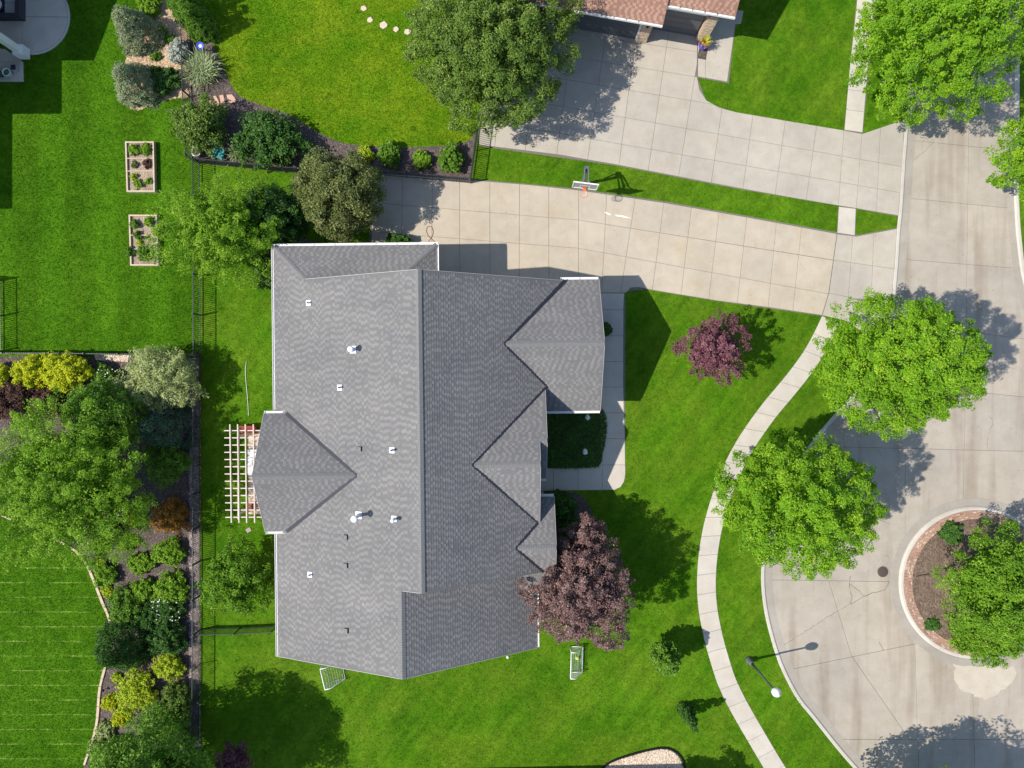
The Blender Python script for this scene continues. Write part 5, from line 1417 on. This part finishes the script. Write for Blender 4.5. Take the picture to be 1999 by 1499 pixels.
k = MB(); k.box((-0.09,-1.2,2.98),(0.09,-1.052,3.07)); k.box((-0.085,-1.09,3.071),(0.085,-1.06,3.35)); rm = k.build('rim_bracket', M['orange'], hb)
k = MB(); k.tube([(0.23*math.cos(a),-1.43+0.23*math.sin(a),3.05) for a in np.linspace(0,2*math.pi,25)],0.017,6,False); k.build('rim', M['orange'], hb)
k = MB()
for i in range(12):
    for s_ in (-1,1):
        k.tube([((0.225-0.10*q)*math.cos(2*math.pi*i/12+s_*q*0.9), -1.43+(0.225-0.10*q)*math.sin(2*math.pi*i/12+s_*q*0.9), 3.04-0.42*q) for q in (0,0.33,0.66,1)],0.006,4,False)
k.build('net', M['net'], hb)

# --- soccer goals
def goal(label, A, B, depth, h, ball=False, flip=1):
    """A, B: px of the front post feet on the ground; net hangs to the side given by flip"""
    a, b = W(*A), W(*B); d = (b-a); Lg = d.length; d.normalize(); n = Vector((-d.y, d.x, 0))*flip
    t = thing('soccer_goal', label, 'soccer goal', a)
    up = Vector((0,0,h)); D = d*Lg
    k = MB(); k.tube([(0,0,0.02),up,D+up,D+Vector((0,0,0.02))],0.035,8); k.build('front_frame', M['white_metal'], t)
    k = MB(); k.tube([up*1.0+n*0.0, up+n*depth*0.35, n*depth+Vector((0,0,0.03)), n*depth+D+Vector((0,0,0.03)), D+up+n*depth*0.35, D+up],0.028,8); k.build('rear_frame', M['white_metal'], t)
    k = MB()
    for s_ in (Vector((0,0,0)), D): k.tube([s_+Vector((0,0,0.03)), s_+n*depth+Vector((0,0,0.03))],0.025,6); 
    k.build('ground_bar', M['white_metal'], t)
    k = MB(); nn = int(Lg/0.13)
    for i in range(nn+1):
        s_ = D*(i/nn); sag = 0.12*math.sin(math.pi*i/nn)
        k.tube([s_+up, s_+up*(1-sag)+n*depth*0.35, s_+n*(depth*0.75)+up*(0.42-sag), s_+n*depth+Vector((0,0,0.03))],0.006,3,False)
    for j in range(10):
        q = j/9
        p = (up.lerp(up+n*depth*0.35, q/0.25) if q < 0.25 else (up+n*depth*0.35).lerp(n*depth+Vector((0,0,0.03)), (q-0.25)/0.75))
        k.tube([p+D*(i/6)-up*0.10*math.sin(math.pi*i/6)*(1 if 0.1 < q < 0.95 else 0) for i in range(7)],0.006,3,False)
    for s_ in (Vector((0,0,0)), D):
        for j in range(1,7): k.tube([s_+up*(j/7), s_+up*(j/7)+n*depth*(1-j/7*0.75)],0.006,3,False)
    k.build('net', M['net'], t)
    return t
goal('white soccer goal half hidden by the southern roof edge', (635,1293),(644,1332), 1.05, 1.15, flip=1)
gA = goal('white soccer goal with a ball below the purple tree', (1113,1262),(1112,1312), 0.85, 1.1, flip=1)
k = MB(); bm = bmesh.new(); bmesh.ops.create_uvsphere(bm, u_segments=20, v_segments=12, radius=0.12)
for f in bm.faces: f.smooth = True
me = bpy.data.meshes.new('ball'); bm.to_mesh(me); bm.free()
bo = thing('soccer_ball', 'yellow green ball inside the soccer goal', 'ball', W(1127,1284)); mesh_obj('shell', me, M['yellow'], bo, (0,0,0.12))
k = MB()
for a in range(0,360,72): k.lathe([(0.035,-0.004),(0.035,0.004)], 5, (0.085*math.cos(math.radians(a)),0.085*math.sin(math.radians(a)),0.205))
k.build('patch', M['black'], bo)

# --- lamp post
lp = thing('street_lamp', 'grey lamp post with white acorn globe on the verge', 'street lamp', W(1462,1289))
k = MB(); k.lathe([(0.24,0),(0.24,0.12),(0.18,0.2),(0.17,0.55),(0.10,0.68)], 14); k.build('base', M['post'], lp)
k = MB(); k.lathe([(0.085,0.66),(0.065,2.5),(0.055,4.3),(0.09,4.34),(0.09,4.42)], 12); k.build('pole', M['post'], lp)
k = MB(); k.lathe([(0.10,4.42),(0.20,4.50),(0.21,4.56)], 16); k.build('fitter', M['post'], lp)
k = MB(); k.lathe([(0.19,4.561),(0.26,4.70),(0.27,4.86),(0.20,5.04),(0.10,5.14),(0.03,5.24),(0.01,5.30)], 18); k.build('globe', M['globe'], lp)

# --- raised beds
def raised_bed(label, poly, divs, plants, seed):
    c = cen(poly); loc = W(*c); t = thing('raised_bed', label, 'raised bed', loc)
    p = [W(*q)-loc for q in poly]; h = 0.32
    for i in range(4):
        a, b = p[i], p[(i+1)%4]; d = (b-a).normalized()
        ext = 0.0 if i % 2 else 0.045
        for j in range(2):
            k = MB(); z = 0.08+j*0.162; k.bar(a-d*(-0.047 if i % 2 else 0.045)+Vector((0,0,z)), b+d*(-0.047 if i % 2 else 0.045)+Vector((0,0,z)), 0.09, 0.156); k.build('board', M['cedar'], t)
    for f_ in divs:
        a = p[0].lerp(p[3], f_); b = p[1].lerp(p[2], f_); d = (b-a).normalized(); k = MB(); k.bar(a+d*0.05+Vector((0,0,0.28)), b-d*0.05+Vector((0,0,0.28)), 0.05, 0.07); k.build('divider', M['cedar'], t)
    k = MB(); q = inset(ccw([(v.x,v.y) for v in p]), 0.047); k.prism(q, 0.01, 0.20); k.build('soil', M['soil_pale'], t)
    for i, (lb_, x, y, r, hh, m_) in enumerate(plants):
        s_ = shrub(lb_, x, y, r*0.8, hh, {'dark':'mid','mid':'lime'}.get(m_,m_), seed+i, leaf=0.085, dens=0.7, name='vegetable_plant', cat='plant', cr=0.12); s_.location.z = 0.2
raised_bed('timber raised bed nearer the fence corner, full of leafy greens', [(251,281),(304,281),(306,376),(254,376)], (0.33,0.59),
    [('row of leafy greens in the upper compartment of the fuller bed',266,296,0.42,0.3,'lime'),('bushy greens beside the row of leafy greens',288,294,0.42,0.3,'mid'),('reddish sprigs in the middle compartment',290,322,0.28,0.2,'brownred'),('seedling in the bottom corner of the fuller bed',272,362,0.28,0.25,'mid'),('second seedling in the bottom compartment',294,356,0.2,0.2,'mid'),('thin sprouts along the bed board',265,347,0.16,0.15,'gold'),('pale dried sprigs in the middle compartment',268,325,0.25,0.12,'olive')], 200)
raised_bed('timber raised bed nearer the lime tree, mostly bare soil', [(258,423),(310,423),(313,519),(261,519)], (0.40,0.68),
    [('grey green herb in the top compartment',267,440,0.3,0.3,'dark'),('taller herb in the top compartment corner',295,435,0.3,0.4,'mid'),('small herb at the middle divider',272,462,0.28,0.3,'dark'),('large silvery green herb in the bottom compartment',285,496,0.55,0.4,'dark'),('herb spilling over the bed board',256,494,0.28,0.35,'dark'),('yellow seedling in bare soil',277,476,0.12,0.1,'gold')], 220)

# --- hose, bird bath, chairs, planter, patio furniture
k = MB(); k.tube([W(*p)+Vector((0,0,0.045)) for p in smooth_line([(833,480),(836,474),(845,460),(846,450),(842,443),(836,443),(833,450),(836,460),(844,468),(852,476),(856,484)], 3)], 0.017, 6)
hs = k.build('garden_hose', M['hose']); tag(hs, 'brown garden hose looped on the beige driveway', 'hose')
bb = thing('bird_bath', 'blue bird bath on the dark mulch path', 'bird bath', W(402,101))
k = MB(); k.lathe([(0.17,0),(0.15,0.05),(0.06,0.12),(0.05,0.62),(0.08,0.70)], 14); k.build('pedestal', M['black'], bb)
k = MB(); k.lathe([(0.09,0.70),(0.24,0.76),(0.25,0.80),(0.22,0.80),(0.10,0.745),(0.02,0.74)], 20); k.build('bowl', M['blue'], bb)
k = MB(); k.lathe([(0.12,0.765),(0.11,0.775)], 16); k.build('water_disc', M['white'], bb)
def adirondack(label, px, py, rz, mat):
    t = thing('garden_chair', label, 'chair', W(px,py), rz)
    for i in range(5): k = MB(); k.bar((-0.25,-0.24+i*0.12,0.36),(0.28,-0.24+i*0.12,0.26),0.10,0.025); k.build('seat_slat', mat, t)
    for i in range(5): k = MB(); k.bar((0.28,-0.22+i*0.11,0.27),(0.52,-0.26+i*0.13,0.95),0.09,0.02); k.build('back_slat', mat, t)
    for s_ in (-1,1):
        k = MB(); k.box((-0.32,0.30*s_-0.06,0.52),(0.38,0.30*s_+0.06,0.545)); k.build('armrest', mat, t)
        k = MB(); k.box((-0.28,0.30*s_-0.03,0.0),(-0.22,0.30*s_+0.03,0.519)); k.box((0.30,0.30*s_-0.03,0.0),(0.36,0.30*s_+0.03,0.519)); k.build('leg', mat, t)
adirondack('teal slatted garden chair against the northern fence', 432,305, 1.3, M['teal'])
k = thing('planter_tub', 'white tub with pale rim under the fence corner bush', 'tub', W(388,300)); q = MB(); q.lathe([(0.22,0),(0.30,0.35),(0.33,0.36),(0.33,0.40),(0.27,0.40),(0.24,0.30)],18); q.build('tub', M['white_metal'], k); q = MB(); q.lathe([(0.25,0.30),(0.24,0.33)],16); q.build('soil', M['soil'], k)
pl = thing('planter', 'blue glazed planter with spiky plant and red flowers by the grey garage', 'planter', W(1371,93)+Vector((0,0,0.032)))
q = MB(); q.lathe([(0.20,0),(0.30,0.25),(0.32,0.45),(0.28,0.55),(0.31,0.60),(0.26,0.60),(0.24,0.50)],20); q.build('pot', M['blue'], pl)
rs = np.random.RandomState(3); n = 150
P = rs.normal(size=(n,3))*np.array([0.17,0.17,0.08])+np.array([0,0,0.68]); Nn = rs.normal(size=(n,3))*0.4+np.array([0,0,1]); Nn /= np.linalg.norm(Nn,axis=1)[:,None]
V, F = leaf_np(P, Nn, np.full(n,0.10), np.full(n,0.08), rs); stuff(mesh_obj('flowers', np_mesh('flowers', V, F, rs.uniform(0,1,n)), L['red'], pl))
V = []; F = []; T = []
for i in range(60):
    a = rs.uniform(0,6.28); d = np.array([math.cos(a),math.sin(a),0]); s_ = np.array([-math.sin(a),math.cos(a),0])*0.02; b = len(V)
    for kk in range(4):
        qv = kk/3; p = d*0.42*qv+np.array([0,0,0.58+0.45*math.sin(qv*2.0)]); V += [p-s_*(1-qv*0.9), p+s_*(1-qv*0.9)]
    for kk in range(3): F.append((b+2*kk,b+2*kk+1,b+2*kk+3,b+2*kk+2)); T.append(rs.uniform(0,1))
stuff(mesh_obj('leaves', np_mesh('leaves', np.array(V), np.array(F), np.array(T)), L['gold'], pl))
q = MB(); q.box((-0.27,-0.42,0.0),(0.27,0.42,0.02)); mt = q.build('door_mat', M['mulch'], None, W(1371,102)+Vector((0.03,-0.05,0.034))); mt.rotation_euler = (0,0,NR); tag(mt, 'dark brown mat on the pavement below the blue planter', 'mat')
sf = thing('outdoor_sofa', 'dark wicker sofa with grey cushions on the round patio', 'sofa', W(30,20)+Vector((0,0,0.05)))
q = MB(); q.box((-0.95,-0.75,0.0),(0.72,0.95,0.30)); q.build('base', M['wicker'], sf)
q = MB(); q.box((0.45,-0.75,0.301),(0.72,0.95,0.62)); q.box((-0.95,-0.75,0.301),(0.449,-0.52,0.60)); q.build('backrest', M['wicker'], sf)
for y in (-0.45,0.22): 
    q = MB(); q.box((-0.32,y,0.301),(0.36,y+0.64,0.44)); q.build('cushion', M['cushion'], sf)
ot = thing('fire_bowl', 'white bowl on a dark stand at the patio edge', 'fire bowl', W(4,18)+Vector((0,0,0.05)))
q = MB(); q.lathe([(0.25,0),(0.22,0.35),(0.46,0.40),(0.46,0.46)],16); q.build('stand', M['wicker'], ot); q = MB(); q.lathe([(0.36,0.461),(0.40,0.52),(0.30,0.50),(0.05,0.47)],20); q.build('bowl', M['white_metal'], ot)
for (lb_, x, y, r) in (('round green pot with dark soil on the patio pad',6,148,0.22),('green planted pot with white rim on the patio pad',22,147,0.25)):
    t = thing('plant_pot', lb_, 'pot', W(x,y)+Vector((0,0,0.06))); q = MB(); q.lathe([(r*0.7,0),(r,0.35),(r*1.06,0.36),(r*1.06,0.40),(r*0.9,0.40),(r*0.85,0.3)],20); q.build('pot', M['pot'] if r < 0.24 else M['white_metal'], t)
    q = MB(); q.lathe([(r*0.86,0.30),(r*0.86,0.34),(r*0.4,0.36)],16); q.build('filling', M['soil'] if r < 0.24 else M['pot'], t)
t = thing('storage_crate', 'grey slatted crate beside the pots on the patio pad', 'crate', W(33,136)+Vector((0,0,0.06)))
for i in range(4): q = MB(); q.box((-0.17+i*0.088,-0.17,0.0),(-0.17+i*0.088+0.07,0.17,0.26)); q.build('slat', M['wicker'], t)
q = MB(); q.box((-0.20,-0.20,0.0),(-0.172,0.20,0.28)); q.box((0.172,-0.20,0.0),(0.20,0.20,0.28)); q.box((-0.171,-0.20,0.0),(0.171,-0.172,0.28)); q.box((-0.171,0.172,0.0),(0.171,0.20,0.28)); q.build('rim', M['cushion'], t)
k = MB(); k.tube([W(*p)+Vector((0,0,0.03)) for p in smooth_line([(482,705),(480,720),(481,745),(483,765),(485,790),(486,812)], 8)], 0.018, 5)
tag(k.build('cable', M['net']), 'pale thin cable lying across the rear lawn', 'cable')
k = MB(); c = W(486,1035); k.box((-0.16,-0.13,0.0),(0.16,0.13,0.05)); o = k.build('paving_block', M['gutter'], None, c); o.rotation_euler = (0,0,0.5); tag(o, 'grey paving block on the grass below the pergola', 'block')
k = MB(); k.lathe([(0.10,0),(0.11,0.03),(0.05,0.10),(0.03,0.12)],14); tag(k.build('sprinkler_cap', M['white_metal'], None, W(992,1283)), 'white garden cap by the southern roof edge', 'cap')
k = MB(); k.lathe([(0.02,0),(0.02,0.25),(0.09,0.26),(0.07,0.33),(0.01,0.36)],12); tag(k.build('path_light', M['black'], None, W(206,1345)), 'small black garden light in the mulch near the golden shrub', 'light')

# ================================================================== GRASS BLADES
MASK = [[W2(q) for q in p] for p in ([(722,337),(960,353),(1130,369),(1300,394),(1460,422),(1634,454),(1676,459),(1752,445),(1742,592),(1700,640),(1640,622),(1605,617),(1400,588),(1260,565),(1232,560),(1222,572),(1180,575),(860,575),(722,500)],
        [(936,225),(1000,90),(1085,0),(1090,-60),(1440,-60),(1452,20),(1423,163),(1362,152),(1380,200),(1440,222),(1648,257),(1684,263),(1766,234),(1755,423),(1672,408),(1440,369),(1200,323),(958,289),(934,284)],
        [(1678,-60),(1648,256),(1684,262),(1712,-60)], [(1637,403),(1672,407),(1670,461),(1634,456)], SWL+list(reversed(SWR)),
        [(1170,573),(1222,573),(1222,935),(1200,958),(1050,960),(1050,800),(1170,800)], BED_N, BED_NW, BED_SW, BED_E, BED_P, BED_D, BED_S, circ, [(-60,86),(12,97),(48,122),(48,161),(-60,161)],
        [(575,505),(850,500),(1080,560),(1165,560),(1165,800),(1060,800),(1060,1240),(570,1240)], [(486,842),(545,842),(545,1004),(486,1004)], [(249,279),(306,279),(308,378),(252,378)], [(256,421),(312,421),(315,521),(259,521)])]
BORDER = [W2(p) for p in [(-60,-60),(1782,-60)]+[q for q in CURB if -60 < q[1] < 1560]+[(1700,1560),(-60,1560)]]
def blades(n, region, exclude, mat, seed, label):
    rs = np.random.RandomState(seed); b = np.array(region)
    lo = np.maximum(b.min(0), [-34.5,-26]); hi = np.minimum(b.max(0), [34,26])
    P = np.stack([rs.uniform(lo[0],hi[0],n), rs.uniform(lo[1],hi[1],n)],1); keep = in_poly(P, region)
    for e in exclude: keep &= ~in_poly(P, e)
    P = P[keep]; m = len(P)
    a = rs.uniform(0,2*np.pi,m); ln = rs.uniform(0.05,0.115,m); w = rs.uniform(0.010,0.022,m); tilt = rs.uniform(0.4,1.25,m)
    d = np.stack([np.cos(a),np.sin(a)],1); s_ = np.stack([-np.sin(a),np.cos(a)],1)
    V = np.zeros((m,3,3), np.float32)
    V[:,0,:2] = P-s_*w[:,None]; V[:,1,:2] = P+s_*w[:,None]; V[:,2,:2] = P+d*(ln*np.sin(tilt))[:,None]
    V[:,:2,2] = 0.004; V[:,2,2] = 0.008+ln*np.cos(tilt)
    o = stuff(mesh_obj('grass', np_mesh('grass', V.reshape(-1,3), np.arange(3*m).reshape(m,3), np.clip(rs.normal(0.5,0.28,m),0,1)), mat))
    return tag(o, label, 'grass')
nl, wl_, sl_ = ([W2(q) for q in p] for p in (N_LAWN, NW_LAWN, SW_LAWN))
blades(230000, BORDER, MASK+[nl, wl_, sl_], M['lawn_b'], 1, 'short mown grass of the lawns around the grey roofed house')
blades(70000, nl, MASK[:2]+MASK[6:7], M['lawn_nb'], 2, 'yellowish mown grass of the northern lawn')
blades(80000, wl_, MASK[5:], M['lawn_wb'], 3, 'striped mown grass around the raised beds')
blades(60000, sl_, [], M['lawn_sb'], 4, 'mown grass with pale thin seams beside the stone edging')
